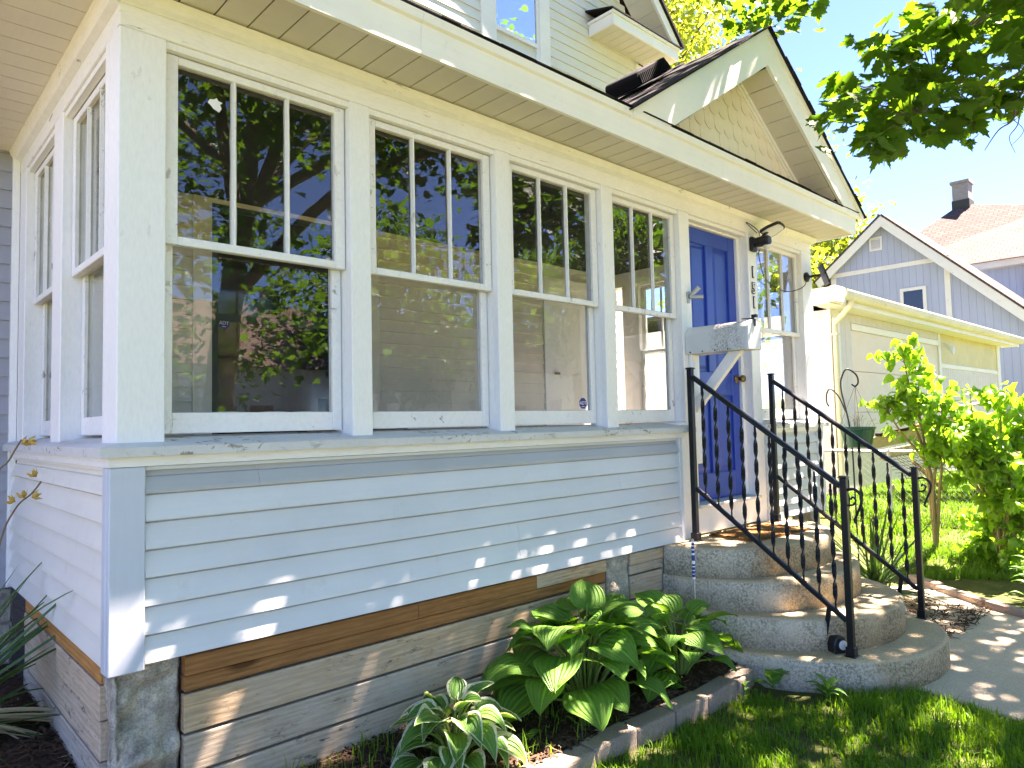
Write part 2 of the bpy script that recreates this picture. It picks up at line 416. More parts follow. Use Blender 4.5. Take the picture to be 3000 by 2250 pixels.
def thing(name, label, cat, loc=(0, 0, 0), group=None):
    o = bpy.data.objects.new(name, None); COL.objects.link(o)
    o.location = loc; o.empty_display_size = .1
    ROOT[o.name] = Matrix.Translation(-Vector(loc))
    return tag(o, label, cat, group)

def inst(name, me, mtx, parent):
    """place shared mesh at world matrix mtx, as a child of an Empty"""
    o = bpy.data.objects.new(name, me); COL.objects.link(o)
    attach(o, parent); o.matrix_basis = mtx
    return o

def mesh_np(name, verts, faces_flat, nper, mat, uvs=None):
    me = bpy.data.meshes.new(name)
    nv = len(verts); nf = len(faces_flat) // nper
    me.vertices.add(nv); me.vertices.foreach_set('co', np.asarray(verts, dtype=np.float32).ravel())
    me.loops.add(nf * nper); me.loops.foreach_set('vertex_index', np.asarray(faces_flat, dtype=np.int32))
    me.polygons.add(nf); me.polygons.foreach_set('loop_start', np.arange(0, nf * nper, nper, dtype=np.int32))
    me.polygons.foreach_set('loop_total', np.full(nf, nper, dtype=np.int32))
    me.update(calc_edges=True)
    me.materials.append(M[mat])
    return me

def sstep(a, b, x):
    t = min(1, max(0, (x - a) / (b - a))); return t * t * (3 - 2 * t)

def text_mesh(name, txt, size, depth, mtx, mat, parent=None, offset=0, bold=0):
    cu = bpy.data.curves.new(name, 'FONT'); cu.body = txt; cu.size = size; cu.extrude = depth; cu.offset = offset
    cu.align_x = 'CENTER'; cu.align_y = 'CENTER'
    to = bpy.data.objects.new(name + '_tmp', cu); COL.objects.link(to)
    dg = bpy.context.evaluated_depsgraph_get()
    me = bpy.data.meshes.new_from_object(to.evaluated_get(dg))
    bpy.data.objects.remove(to); me.transform(mtx)
    me.materials.clear()
    return link(name, me, mat, parent)

# ------------------------------------------------------------------ ground
def ground_z(x, y):
    z = -.972
    z += .55 * sstep(0, 1, ((x - 6.8) + .9 * (y + .3)) / 3.2)
    bed = sstep(-.72, -.52, y) * (1 - sstep(3.25, 3.5, x))
    zb = -.86 + .07 * sstep(-.5, 0, y)
    z = z + (zb - z) * bed
    left = (1 - sstep(-.1, .35, x)) * sstep(-.9, .35, y)
    z = z + (-.69 + .03 * sstep(.3, 1.3, y) - z) * left
    return z + .012 * mnoise.noise(Vector((x * 2.1, y * 2.1, 0))) + .05 * mnoise.noise(Vector((x * .12, y * .12, 5))) * sstep(8, 25, abs(x - 3) + abs(y))

def axis(lo, hi, a, b, fine):
    inner = list(np.arange(a, b, fine))
    out, s, x = [], fine, a
    while x > lo: s *= 1.35; x -= s; out.append(x)
    right, s, x = [], fine, b
    while x < hi: right.append(x); s *= 1.35; x += s
    return out[::-1] + inner + right + [hi]
gx = axis(-900, 900, -2.2, 10.5, .1); gy = axis(-900, 900, -3.4, 3.0, .1)
g = MB()
for y in gy:
    for x in gx: g.v.append((x, y, ground_z(x, y)))
nx = len(gx)
for j in range(len(gy) - 1):
    for i in range(nx - 1): g.f.append((j * nx + i, j * nx + i + 1, (j + 1) * nx + i + 1, (j + 1) * nx + i))
tag(g.build('ground', 'ground', smooth=True), kind='structure')
ph = MB(); outline = [(3.86, -1.05), (3.84, -1.4), (3.72, -1.9), (3.6, -2.6), (3.45, -7), (3.4, -13.5), (5.0, -13.5), (5.1, -7), (5.3, -3.0), (5.62, -1.95), (5.95, -1.36), (6.35, -.86), (6.6, -.5), (6.2, -.3), (5.6, -.5), (5.0, -1.0)]
ph.prism([(x, y, -1.1) for x, y in outline], [(x, y, -.958) for x, y in outline])
tag(ph.build('path', 'path', bevel=.008), kind='structure')
rd = MB().box(-400, 400, -22, -14, -1.0, -.90)
tag(rd.build('road', 'asphalt'), kind='structure')
rd = MB().box(-400, 400, -13.9, -13.6, -1.05, -.80)
tag(rd.build('kerb', 'path'), kind='structure')

# ------------------------------------------------------------------ the house with its glazed porch
L = 5.79           # porch length along x
ZT, ZB = 2.127, .582   # window opening top / sill
YB = 2.30          # main house wall
YLW = 2.11         # outer face of the wall left of the porch
house = thing('house', 'white wooden house with a long glazed front porch and grey lap siding below', 'house', (2.9, 1.2, -.95))
def part(mb, name, mat, parent=house, **k): return mb.build(name, mat, parent, **k)

front = lambda u, d, z: (u, d, z)
left = lambda u, d, z: (d, u, z)
right = lambda u, d, z: (L - d, u, z)

# posts and mullions of the front
for a, b in [(0.0, .165), (.962, 1.068), (1.863, 1.972), (2.768, 2.877), (3.635, 3.762), (4.614, 4.752), (5.590, L)]:
    zb_ = ZB - .012
    if a == 3.635: zb_ = .60
    part(MB().box(a, b, 0, .14, zb_, ZT), 'post', 'white', bevel=.004)
# side posts (left wall) and right wall
for tf in (left, right):
    for a, b in [(.142, .20), (.954, 1.144), (1.89, 2.10)]:
        part(MB(tf).box(a, b, 0.001, .139, ZB - .012, ZT), 'post', 'white', bevel=.004)
# frieze, header, crown
part(MB().box(0, L, 0.0, .14, ZT + .0005, 2.44), 'frieze_board', 'white_h', bevel=.003)
part(MB().box(.0, L, -.012, -.0005, ZT + .085, 2.262), 'frieze_trim', 'white_h', bevel=.004)
part(MB().prism([(-.06, -.0125, 2.215), (-.06, -.035, 2.225), (-.06, -.06, 2.258), (-.06, -.0125, 2.262)], [(L + .02, -.0125, 2.215), (L + .02, -.035, 2.225), (L + .02, -.06, 2.258), (L + .02, -.0125, 2.262)]), 'crown_moulding', 'white_h')
for tf in (left, right):
    part(MB(tf).box(.1405, 2.29, 0.0, .139, ZT + .0005, 2.44), 'frieze_board', 'white_h', bevel=.003)
    part(MB(tf).prism([(0, -.0005, 2.205), (0, -.028, 2.215), (0, -.055, 2.262), (0, -.0005, 2.263)], [(2.25, -.0005, 2.205), (2.25, -.028, 2.215), (2.25, -.055, 2.262), (2.25, -.0005, 2.263)]), 'crown_moulding', 'white_h')
# sills: sloped board with nose, and the trim below
def sill(tf, a, b, ma=0, mb_=0):
    # ends are mitred where two sills meet at a porch corner
    m = MB(tf); P = [(-.065, .528), (-.065, .562), (-.045, .571), (.14, .600), (.14, .528)]
    m.prism([(a + ma * d, d, z) for d, z in P], [(b - mb_ * d, d, z) for d, z in P]); part(m, 'sill', 'sill')
    T = [(-.030, .492), (-.030, .5275), (-.002, .5275), (-.002, .492)]
    m = MB(tf); m.prism([(a + (ma * d if ma else .02), d, z) for d, z in T], [(b - (mb_ * d if mb_ else .02), d, z) for d, z in T]); part(m, 'sill_trim', 'white_h')
sill(front, 0, 3.66, 1); sill(front, 4.66, L, 0, 1)
sill(left, 0, 2.06, 1)
sill(right, 0, 2.27, 1)

# windows: a mesh of its own for sashes, muntins and each pane
def window(tf, a, b, wobble=0):
    fr = MB(tf)      # head and stops
    fr.box(a, b, .012, .040, ZT - .028, ZT - .0005).box(a, a + .012, .10, .135, ZB + .02, ZT - .03).box(b - .012, b, .10, .135, ZB + .02, ZT - .03)
    fr.box(a, b, .048, .135, ZT - .014, ZT - .0008)
    w = part(fr, 'window', 'white')
    def sash(nm, d0, d1, x0, x1, z0, z1, st, top, bot):
        m = MB(tf)
        m.box(x0, x0 + st, d0, d1, z0, z1).box(x1 - st, x1, d0, d1, z0, z1)
        m.box(x0 + st, x1 - st, d0 + .0006, d1, z0, z0 + bot).box(x0 + st, x1 - st, d0 + .0006, d1, z1 - top, z1)
        return m.build(nm, 'sash', w, bevel=.003)
    g_ = .006
    sash('upper_sash', .042, .078, a + g_, b - g_, 1.342, ZT - .029, .050, .034, .034)
    sash('lower_sash', .086, .122, a + g_, b - g_, .606, 1.388, .046, .034, .082)
    px0, px1 = a + g_ + .050, b - g_ - .050
    wz0, wz1 = 1.376, ZT - .063
    mw = (px1 - px0 - 2 * .020) / 3
    for k in (1, 2):
        x = px0 + k * mw + (k - 1) * .020
        m = MB(tf); m.prism([(x, .062, wz0 - .002), (x + .006, .044, wz0 - .002), (x + .014, .044, wz0 - .002), (x + .020, .062, wz0 - .002)], [(x, .062, wz1 + .002), (x + .006, .044, wz1 + .002), (x + .014, .044, wz1 + .002), (x + .020, .062, wz1 + .002)])
        m.build('muntin', 'sash', w)
    # flaking putty beads along the panes
    def bead(x0, x1, z0, z1, d):
        m = MB(tf); n = 14
        for (p, q) in (((x0, z0), (x1, z0)), ((x0, z1), (x1, z1)), ((x0, z0), (x0, z1)), ((x1, z0), (x1, z1))):
            path = []
            for i in range(n + 1):
                t_ = i / n; path.append((p[0] + (q[0] - p[0]) * t_ + random.uniform(-.0012, .0012), d, p[1] + (q[1] - p[1]) * t_ + random.uniform(-.0012, .0012)))
            m.tube(path, [random.uniform(.0022, .0052) for _ in path], 4)
        m.build('putty', 'putty', w)
    for k in range(3):
        x = px0 + k * (mw + .020)
        MB(tf).box(x - .003, x + mw + .003, .0635, .0665, wz0 - .004, wz1 + .004).build('pane', 'glass', w)
        bead(x, x + mw, wz0, wz1, .062)
    MB(tf).box(a + g_ + .043, b - g_ - .043, .1055, .1085, .684, 1.357).build('pane', 'glass', w)
    bead(a + g_ + .046, b - g_ - .046, .688, 1.354, .104)
    return w
WIN = [(.165, .962), (1.068, 1.863), (1.972, 2.768), (2.877, 3.635), (4.752, 5.590)]
for a, b in WIN: window(front, a, b)
for tf in (left, right):
    window(tf, .20, .954); window(tf, 1.144, 1.89)

# lap siding: each course (and each length of it) its own board
def course(tf, a, b, zb, zt, mat, name='siding_board'):
    P = [(-.026, zb), (-.0245, zb + .012), (-.006, zt - .011), (.004, zt - .007), (.004, zt + .012), (.0055, zt + .012), (.0055, zb + .006)]
    m = MB(tf); m.prism([(a, d, z) for d, z in P], [(b, d, z) for d, z in P])
    part(m, name, mat)
CZ = [.395 - .1018 * k for k in range(7)]
for k, zb in enumerate(CZ):
    zt = .474 if k == 0 else CZ[k - 1]
    seam = {0: [.52], 1: [], 2: [2.85], 3: [], 4: [1.96], 5: [1.965], 6: []}[k]
    xs = [.094] + seam + [3.50]
    for a, b in zip(xs, xs[1:]):
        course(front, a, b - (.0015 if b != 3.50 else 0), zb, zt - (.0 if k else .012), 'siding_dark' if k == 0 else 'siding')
    course(front, 4.76, 5.70, zb, zt - (0 if k else .012), 'siding')
    for tf in (left, right): course(tf, .055, 2.07, zb - .004, zt - (.004 if k else .012), 'siding_side')
for tf, a, b in ((front, .094, 3.50), (front, 4.76, 5.7), (left, .055, 2.07), (right, .055, 2.07)):
    part(MB(tf).box(a, b, -.016, .0, .4755, .4905), 'siding_channel', 'siding' if tf is front else 'siding_side', bevel=.002)
# corner posts of vinyl
part(MB().box(-.028, .092, -.030, .004, -.236, .4905).box(-.030, .006, .0045, .055, -.236, .4905), 'siding_corner_post', 'post', bevel=.004)
part(MB().box(5.70, 5.818, -.030, .004, -.236, .4905).box(5.786, 5.820, .0045, .055, -.236, .4905), 'siding_corner_post', 'siding', bevel=.004)
part(MB().box(3.5005, 3.535, -.028, .004, -.225, .4915), 'siding_channel', 'siding', bevel=.003)
# framing behind siding
part(MB().box(.02, 3.52, .006, .12, -.225, .5275).box(4.72, 5.76, .006, .12, -.225, .5275), 'wall_sheathing', 'interior')
for tf in (left, right): part(MB(tf).box(.125, 2.28, .006, .12, -.225, .5275), 'wall_sheathing', 'interior')

# skirting planks, front and side
ZP = [-.228, -.302, -.372, -.524, -.672, -.83]
mats = ['brown', 'brown', 'tan', 'greyw', 'greyw']
for k in range(5):
    gap = .010 if k >= 1 else .002
    y0 = .0 if k != 0 else -.010
    for a, b in ((.238, 2.70), (2.942, 3.299)):
        if k == 0 and a < 1:
            for p, q in ((a, 1.30), (1.3015, 2.10), (2.1015, b)):
                part(MB().box(p, q, y0, .04, ZP[k + 1] + gap, ZP[k]), 'skirting_plank', 'brown' if q < 2.2 else 'tan', bevel=.003)
        else:
            part(MB().box(a, b, y0 + random.uniform(0, .004), .045, ZP[k + 1] + gap, ZP[k] - .001), 'skirting_plank', mats[k] if a < 1 else ('tan' if k < 1 else 'greyw'), bevel=.004)
ZS = [-.222, -.302, -.432, -.576, -.74]
for k in range(4):
    part(MB(left).box(.12, 1.62, -.014 - .004 * (k % 2), .04, ZS[k + 1] + .006, ZS[k]), 'skirting_plank', ['brown_y', 'tan_y', 'tan_y', 'greyw_y'][k], bevel=.003)

# render-coated stone piers
def pier(x0, x1, y0, y1, z0, z1, amp, seed, n=16):
    bm = bmesh.new(); bmesh.ops.create_cube(bm, size=1)
    bmesh.ops.subdivide_edges(bm, edges=list(bm.edges), cuts=n, use_grid_fill=True)
    me = bpy.data.meshes.new('pier')
    for v in bm.verts:
        p = Vector((x0 + (v.co.x + .5) * (x1 - x0), y0 + (v.co.y + .5) * (y1 - y0), z0 + (v.co.z + .5) * (z1 - z0)))
        nv = mnoise.noise(p * 7 + Vector((seed, 0, 0))) * .7 + mnoise.noise(p * 17 + Vector((0, seed, 0))) * .45 + abs(mnoise.noise(p * 4 + Vector((0, 0, seed)))) * .9
        edge = min(1, 5 * min(.5 - abs(v.co.x) + .06, .5 - abs(v.co.z) + .06, 9)) if abs(v.co.y) > .49 else 1
        d = Vector((v.co.x if abs(v.co.x) > .49 else 0, v.co.y if abs(v.co.y) > .49 else 0, 0))
        if d.length: p += d.normalized() * (nv * amp * (edge if v.co.y < -.49 else .35) - amp * .25)
        v.co = p
    bm.to_mesh(me); bm.free()
    for q in me.polygons: q.use_smooth = True
    return link('pier', me, 'stone', house)
pier(-.006, .236, .020, .18, -.95, -.222, .10, 3, 40)
pier(2.712, 2.935, .004, .2, -1.0, -.226, .03, 8, 18)
pier(5.60, L, .02, .2, -1.0, -.23, .03, 12, 6)

# main wall to the left of the porch
for k in range(24):
    zb = -.244 + .1085 * k
    P = [(-.018, zb), (-.004, zb + .120), (.01, zb + .120), (.01, zb)]
    part(MB().prism([(-3.0, YLW + d, z) for d, z in P], [(-.018, YLW + d, z) for d, z in P]), 'siding_board', 'siding_lilac')
part(MB().box(-.036, -.001, YLW - .045, YLW - .002, -.24, 2.26), 'inside_corner_trim', 'white', bevel=.003)
part(MB().box(-3.0, -.004, YLW + .011, YB, -.25, 2.26), 'wall', 'siding_lilac')
part(MB().box(-3.0, 6.40, YB + .011, YB + .1, -.25, 5.2), 'wall', 'siding_upper')
part(MB().prism([(-2.2, YB + .011, 5.2), (6.40, YB + .011, 5.2), (2.1, YB + .011, 9.5)], [(-2.2, YB + .1, 5.2), (6.40, YB + .1, 5.2), (2.1, YB + .1, 9.5)]), 'gable_wall', 'siding_upper')
part(MB().prism([(-2.6, 1.89, 5.22), (-2.62, 1.89, 5.25), (2.2, 1.89, 9.85), (2.2, 1.89, 9.80)], [(-2.6, 9, 5.22), (-2.62, 9, 5.25), (2.2, 9, 9.85), (2.2, 9, 9.80)]), 'main_roof', 'roofing')
# rough foundation under the main wall
fm = MB()
rows = [-.25, -.45, -.62, -.85]
for r_ in range(3):
    x = -3.0 + .15 * r_
    while x < .05:
        w_ = random.uniform(.28, .5)
        part(MB().box(x, min(x + w_ - .012, -.003), YLW - .02 + random.uniform(-.012, .012), YLW + .1, rows[r_ + 1] + .01, rows[r_] - .003), 'foundation_stone', 'stone', bevel=.012)
        x += w_
part(MB().box(-3.0, -.002, YLW + .0, YLW + .09, -.95, -.25), 'foundation', 'stone')

# porch interior: house wall inside, ceiling, floor, dark window, white door
for k in range(25):
    zb = -.1 + .1018 * k
    for a, b in ((.002, 1.036), (2.562, 4.55), (5.45, L)) if zb < 2.3 else ((.002, L),):
        if zb + .11 > 2.456: continue
        P = [(-.024, zb), (-.022, zb + .01), (-.004, zb + .106), (.005, zb + .106), (.005, zb)]
        part(MB().prism([(a, YB + d, z) for d, z in P], [(b, YB + d, z) for d, z in P]), 'porch_siding_board', 'interior')
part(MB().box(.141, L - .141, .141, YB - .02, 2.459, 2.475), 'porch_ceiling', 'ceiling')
part(MB().box(.13, L - .13, .13, YB - .02, -.06, -.005), 'porch_floor', 'floor')
iw = part(MB().box(1.04, 1.17, YB - .03, YB - .001, .42, 2.39).box(2.43, 2.56, YB - .03, YB - .001, .42, 2.39).box(1.1705, 2.4295, YB - .03, YB - .001, 2.25, 2.39).box(1.02, 2.58, YB - .06, YB - .001, .38, .4195).box(1.02, 2.58, YB - .045, YB - .001, 2.3905, 2.415), 'inner_window', 'interior_trim', bevel=.004)
MB().box(1.17, 1.215, YB - .02, YB, .42, 2.25).box(2.385, 2.43, YB - .02, YB, .42, 2.25).box(1.2155, 2.3845, YB - .02, YB, 2.205, 2.25).box(1.2155, 2.3845, YB - .02, YB, 1.40, 1.45).box(1.2155, 2.3845, YB - .02, YB, .42, .48).build('frame', 'green_frame', iw)
MB().box(1.21, 2.39, YB - .006, YB - .002, .47, 2.21).build('pane', 'dark_glass', iw)
idr = part(MB().box(4.56, 4.66, YB - .03, YB - .001, -.004, 2.15).box(5.34, 5.44, YB - .03, YB - .001, -.004, 2.15).box(4.6605, 5.3395, YB - .03, YB - .001, 2.05, 2.15), 'inner_door', 'white')
MB().box(4.662, 5.338, YB - .015, YB - .002, 0, 2.048).build('leaf', 'white', idr)
MB().lathe((4.74, YB - .03, 1.12), [(.0, 0), (.03, 0), (.03, .02), (0, .02)], 12).build('knob', 'brass', idr)

# ---- doorway
part(MB().box(3.762, 4.614, -.002, .14, -.20, -.02).box(3.5355, 3.7615, -.004, .12, -.215, .598), 'doorway_board', 'white')
part(MB().box(4.6145, 4.752, -.003, .13, -.215, .5775), 'doorway_board', 'white')
part(MB().box(3.74, 4.62, -.035, .15, -.0195, .004), 'threshold', 'sill', bevel=.005)
part(MB().box(3.763, 3.795, .075, .14, .005, 2.085).box(4.575, 4.6135, .075, .14, .005, 2.085).box(3.763, 4.6135, .075, .14, 2.0855, ZT - .0005).box(3.763, 4.6135, .02, .0745, 2.098, ZT - .0007), 'door_frame', 'white', bevel=.003)
part(MB().box(3.30, 4.98, .006, .05, -1.0, -.217), 'foundation_block', 'stone')
dr = MB(); dx0, dx1, dz0, dz1, dy = 3.797, 4.573, .008, 2.083, .098
st_ = .105; mid = (dx0 + dx1) / 2
for x0, x1 in ((dx0, dx0 + st_), (dx1 - st_, dx1)): dr.box(x0, x1, dy, dy + .04, dz0, dz1)
for z0, z1 in ((dz0, dz0 + .20), (.80, .98), (dz1 - .115, dz1)): dr.box(dx0 + st_ + .0003, dx1 - st_ - .0003, dy + .0004, dy + .04, z0, z1)
for z0, z1 in ((dz0 + .2003, .7997), (.9803, dz1 - .1153)): dr.box(mid - .05, mid + .05, dy + .0002, dy + .04, z0, z1)
door = part(dr, 'door', 'blue', bevel=.005)
for x0, x1 in ((dx0 + st_, mid - .05), (mid + .05, dx1 - st_)):
    for z0, z1 in ((dz0 + .2, .80), (.98, dz1 - .115)):
        m = MB().box(x0 - .004, x1 + .004, dy + .020, dy + .036, z0 - .004, z1 + .004)
        m.prism([(x0 + .02, dy + .0205, z0 + .02), (x1 - .02, dy + .0205, z0 + .02), (x1 - .02, dy + .0205, z1 - .02), (x0 + .02, dy + .0205, z1 - .02)], [(x0 + .045, dy + .008, z0 + .045), (x1 - .045, dy + .008, z0 + .045), (x1 - .045, dy + .008, z1 - .045), (x0 + .045, dy + .008, z1 - .045)])
        m.build('door_panel', 'blue', door)
kb = MB(lambda x, y, z: (4.53 + x, dy - z, .935 + y))
kb.lathe((0, 0, 0), [(.0, .001), (.034, .001), (.034, .006), (.014, .010), (.012, .035), (.024, .042), (.030, .055), (.026, .070), (.0, .074)], 16)
kb.build('door_knob', 'brass', door, smooth=True)

# ---- eaves: fascia, soffit panels
YF = -.37
ZSF = 2.262
fx0, fx1 = -.36, 5.90
def fprof(u): return [(u, YF, ZSF - .012), (u, YF - .004, 2.385), (u, YF - .020, 2.392), (u, YF - .026, 2.430), (u, YF + .02, 2.442), (u, YF + .02, ZSF - .012)]
for a, b in ((fx0, 1.10), (1.102, 3.62), (3.622, 5.02), (5.022, fx1)):
    part(MB().prism(fprof(a), fprof(b)), 'fascia', 'fascia')
part(MB().box(fx0 - .0, fx0 + .02, YF + .021, 2.2, ZSF - .012, 2.44), 'fascia', 'fascia')
part(MB().box(fx1 - .02, fx1, YF + .021, 2.2, ZSF - .012, 2.44), 'fascia', 'fascia')
x = fx0 + .0215
while x < fx1 - .05:
    b = min(x + .1270, fx1 - .021)
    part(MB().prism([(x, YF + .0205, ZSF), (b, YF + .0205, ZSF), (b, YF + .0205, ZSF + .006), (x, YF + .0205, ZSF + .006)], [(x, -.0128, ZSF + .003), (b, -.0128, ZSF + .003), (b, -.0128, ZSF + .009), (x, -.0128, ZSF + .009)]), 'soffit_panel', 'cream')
    x += .1335
y = -.010
while y < 2.27:
    b = min(y + .1280, 2.28)
    part(MB().box(fx0 + .0205, -.002, y, b, ZSF + .0006, ZSF + .007), 'soffit_panel', 'cream_y')
    part(MB().box(L + .002, fx1 - .0205, y, b, ZSF + .0006, ZSF + .007), 'soffit_panel', 'cream_y')
    y += .1335
part(MB().box(fx0 + .021, fx1 - .021, YF + .021, 2.28, ZSF + .02, ZSF + .03), 'soffit_backing', 'roofing')
# drip line of shingles over the fascia
m = MB(); x = fx0 - .02
while x < fx1:
    w_ = random.uniform(.10, .32)
    m.box(x, min(x + w_ - .004, fx1 + .02), YF - .030 + random.uniform(-.006, .004), YF + .10, 2.4425 + random.uniform(0, .001), 2.448); x += w_
part(m, 'drip_edge_shingles', 'roofing')
def roof_z(y): return 2.455 + (y - YF) * .40
roof = part(MB().prism([(fx0 - .01, YF - .015, 2.4455), (fx0 - .01, YF - .015, 2.451), (fx0 - .01, YB, roof_z(YB)), (fx0 - .01, YB, roof_z(YB) - .05)], [(fx1 + .01, YF - .015, 2.4455), (fx1 + .01, YF - .015, 2.451), (fx1 + .01, YB, roof_z(YB)), (fx1 + .01, YB, roof_z(YB) - .05)]), 'roof', 'roofing')

# ---- pediment over the door
GX, GZ, GW, GB = 4.305, 3.555, 1.69, 2.445     # apex x / z, half width, base z
sl = (GZ - GB) / GW
def rake(sgn, y0, y1, lo, hi, inner, name, mat, x_in=0.0, x_out=GW, parent=house):
    # a sloped board between perpendicular offsets lo..hi below the roof line
    c = math.sqrt(1 + sl * sl)
    def P(xx, off): return (GX + sgn * xx, GZ - sl * xx - off * c)
    a, b, c2, d = P(x_in, lo), P(x_out, lo), P(x_out, hi), P(x_in, hi)
    if inner:
        c2 = (GX + sgn * max(0, x_out - inner), max(GB - .0, GZ - sl * (x_out - inner) - hi * c))
    m = MB().prism([(a[0], y0, a[1]), (b[0], y0, b[1]), (c2[0], y0, c2[1]), (d[0], y0, d[1])], [(a[0], y1, a[1]), (b[0], y1, b[1]), (c2[0], y1, c2[1]), (d[0], y1, d[1])])
    return part(m, name, mat, parent)
gable = part(MB().prism([(GX - 1.42, -.115, GB + .005), (GX + 1.42, -.115, GB + .005), (GX, -.115, GZ - .15)], [(GX - 1.42, -.105, GB + .005), (GX + 1.42, -.105, GB + .005), (GX, -.105, GZ - .15)]), 'gable', 'shingle_gable')
for s in (-1, 1):
    rake(s, YF - .020, YF + .005, .045, .235, .40, 'rake_board', 'fascia')
    rake(s, YF - .030, YF + .010, .000, .0445, 0, 'rake_trim', 'fascia', x_out=GW + .02)
    rake(s, -.135, -.1155, .245, .285, 0, 'gable_trim', 'fascia', x_out=1.30)
    rake(s, -.150, -.136, .235, .262, 0, 'gable_trim', 'fascia', x_out=1.33)
    # roof deck with its shingle edge
    c = math.sqrt(1 + sl * sl)
    rr = MB()
    zt0 = lambda xx: GZ - sl * xx
    P = [(0, .001), (GW + .05, .001), (GW + .05, .010), (0, .010)]
    rr.prism([(GX + s * xx, YF - .045, zt0(xx) + o) for xx, o in P], [(GX + s * xx, 2.25, zt0(xx) + o) for xx, o in P])
    gr = part(rr, 'gable_roof', 'roofing')
    k = 0.0
    while k < GW + .04:      # ragged shingle butts along the rake
        k2 = min(k + random.uniform(.10, .16), GW + .06)
        o0, o1 = .0105, random.uniform(.014, .020)
        e = random.uniform(-.012, .008)
        MB().prism([(GX + s * k, YF - .05 + e, zt0(k) + o0), (GX + s * (k2 - .004), YF - .05 + e, zt0(k2) + o0), (GX + s * (k2 - .004), YF - .05 + e, zt0(k2) + o1), (GX + s * k, YF - .05 + e, zt0(k) + o0 + .003)],
                   [(GX + s * k, .3, zt0(k) + o0), (GX + s * (k2 - .004), .3, zt0(k2) + o0), (GX + s * (k2 - .004), .3, zt0(k2) + o1), (GX + s * k, .3, zt0(k) + o0 + .003)]).build('roof_shingle', 'roofing', gr)
        k = k2
    # panels of the sloped soffit behind the rake board
    k = .02
    while k < 1.16:
        k2 = k + .128
        off = .235 * c
        q = lambda xx, o: (GX + s * xx, zt0(xx) - off + o)
        A, B_ = q(k, .0), q(k2 - .004, .0)
        part(MB().prism([(A[0], YF + .006, A[1]), (B_[0], YF + .006, B_[1]), (B_[0], YF + .006, B_[1] + .006), (A[0], YF + .006, A[1] + .006)], [(A[0], -.1155, A[1]), (B_[0], -.1155, B_[1]), (B_[0], -.1155, B_[1] + .006), (A[0], -.1155, A[1] + .006)]), 'soffit_panel', 'cream')
        k += .131
# fish-scale shingles, one object each (shared mesh)
def scale_mesh(w, h):
    m = MB(); pts = [(-w / 2, h)]; pts += [(-w / 2 * math.cos(a) if 0 else w / 2 * math.cos(a), -w * .42 * math.sin(a)) for a in [math.pi - math.pi * i / 10 for i in range(11)]]; pts += [(w / 2, h)]
    m.prism([(x, -.012 + .010 * max(0, (z + w * .42) / (h + w * .42)), z) for x, z in pts], [(x, -.002 + .010 * max(0, (z + w * .42) / (h + w * .42)) * .2, z) for x, z in pts])
    me = bpy.data.meshes.new('shingle'); me.from_pydata(m.v, [], m.f); me.materials.append(M['shingle_gable']); return me
SW, SH = .136, .128
sme = scale_mesh(SW - .004, SH * 1.15)
for r_ in range(7):
    z = GB + .11 + r_ * SH
    hw = (GZ - .24 - z) / sl - .02
    x = GX - 1.5 + (SW / 2 if r_ % 2 else 0)
    while x < GX + 1.5:
        if abs(x - GX) + SW * .25 < hw:
            o = bpy.data.objects.new('shingle', sme); COL.objects.link(o); o.parent = gable
            o.matrix_basis = Matrix.Translation((x + random.uniform(-.003, .003), -.116, z + random.uniform(-.004, .004)))
        x += SW

# ---- upper storey: siding, window, eave return and rake
for k in range(30):
    zb = 3.4 + .1085 * k
    P = [(-.018, zb), (-.004, zb + .118), (.01, zb + .118), (.01, zb)]
    spans = [(-2.0, 3.78), (4.76, 6.30)] if zb < 5.9 else [(-2.0, 6.30)]
    for a, b in spans:
        if zb + .118 > 5.2: b = min(b, 6.62 - (zb + .118 - 5.2)); a = max(a, -2.2 + (zb + .118 - 5.2))
        part(MB().prism([(a, YB + d, z) for d, z in P], [(b, YB + d, z) for d, z in P]), 'siding_board', 'siding_upper')
part(MB().box(6.301, 6.41, YB - .03, YB + .1, 3.2, 5.02), 'corner_board', 'fascia', bevel=.004)
uw = part(MB().box(3.78, 3.95, YB - .035, YB + .01, 4.2, 6.0).box(4.60, 4.76, YB - .035, YB + .01, 4.2, 6.0).box(3.95, 4.60, YB - .035, YB + .01, 4.40, 4.47), 'window', 'fascia', bevel=.004)
MB().box(3.951, 3.985, YB - .02, YB + .008, 4.471, 6.0).box(4.565, 4.599, YB - .02, YB + .008, 4.471, 6.0).box(3.9855, 4.5645, YB - .02, YB + .008, 4.60, 4.645).build('sash', 'white', uw)
MB().box(3.986, 4.564, YB - .006, YB - .002, 4.645, 6.0).build('pane', 'mirror_glass', uw)
YE = 1.92
part(MB().box(5.42, 6.70, YE, YE + .02, 5.04, 5.165).box(5.42, 5.44, YE + .0205, YB - .02, 5.04, 5.165).box(5.40, 6.72, YE - .018, YE + .02, 5.1655, 5.20).box(5.40, 5.44, YE + .0205, YB - .02, 5.1655, 5.20), 'eave_return', 'fascia', bevel=.004)
x = 5.441
while x < 6.68:
    part(MB().box(x, min(x + .126, 6.699), YE + .0206, YB - .019, 5.046, 5.052), 'soffit_panel', 'cream'); x += .13
part(MB().prism([(5.38, YE - .03, 5.201), (6.74, YE - .03, 5.201), (6.74, YB, 5.32), (5.38, YB, 5.32)], [(5.38, YE - .03, 5.215), (6.74, YE - .03, 5.215), (6.74, YB, 5.34), (5.38, YB, 5.34)]), 'return_roof', 'roofing')
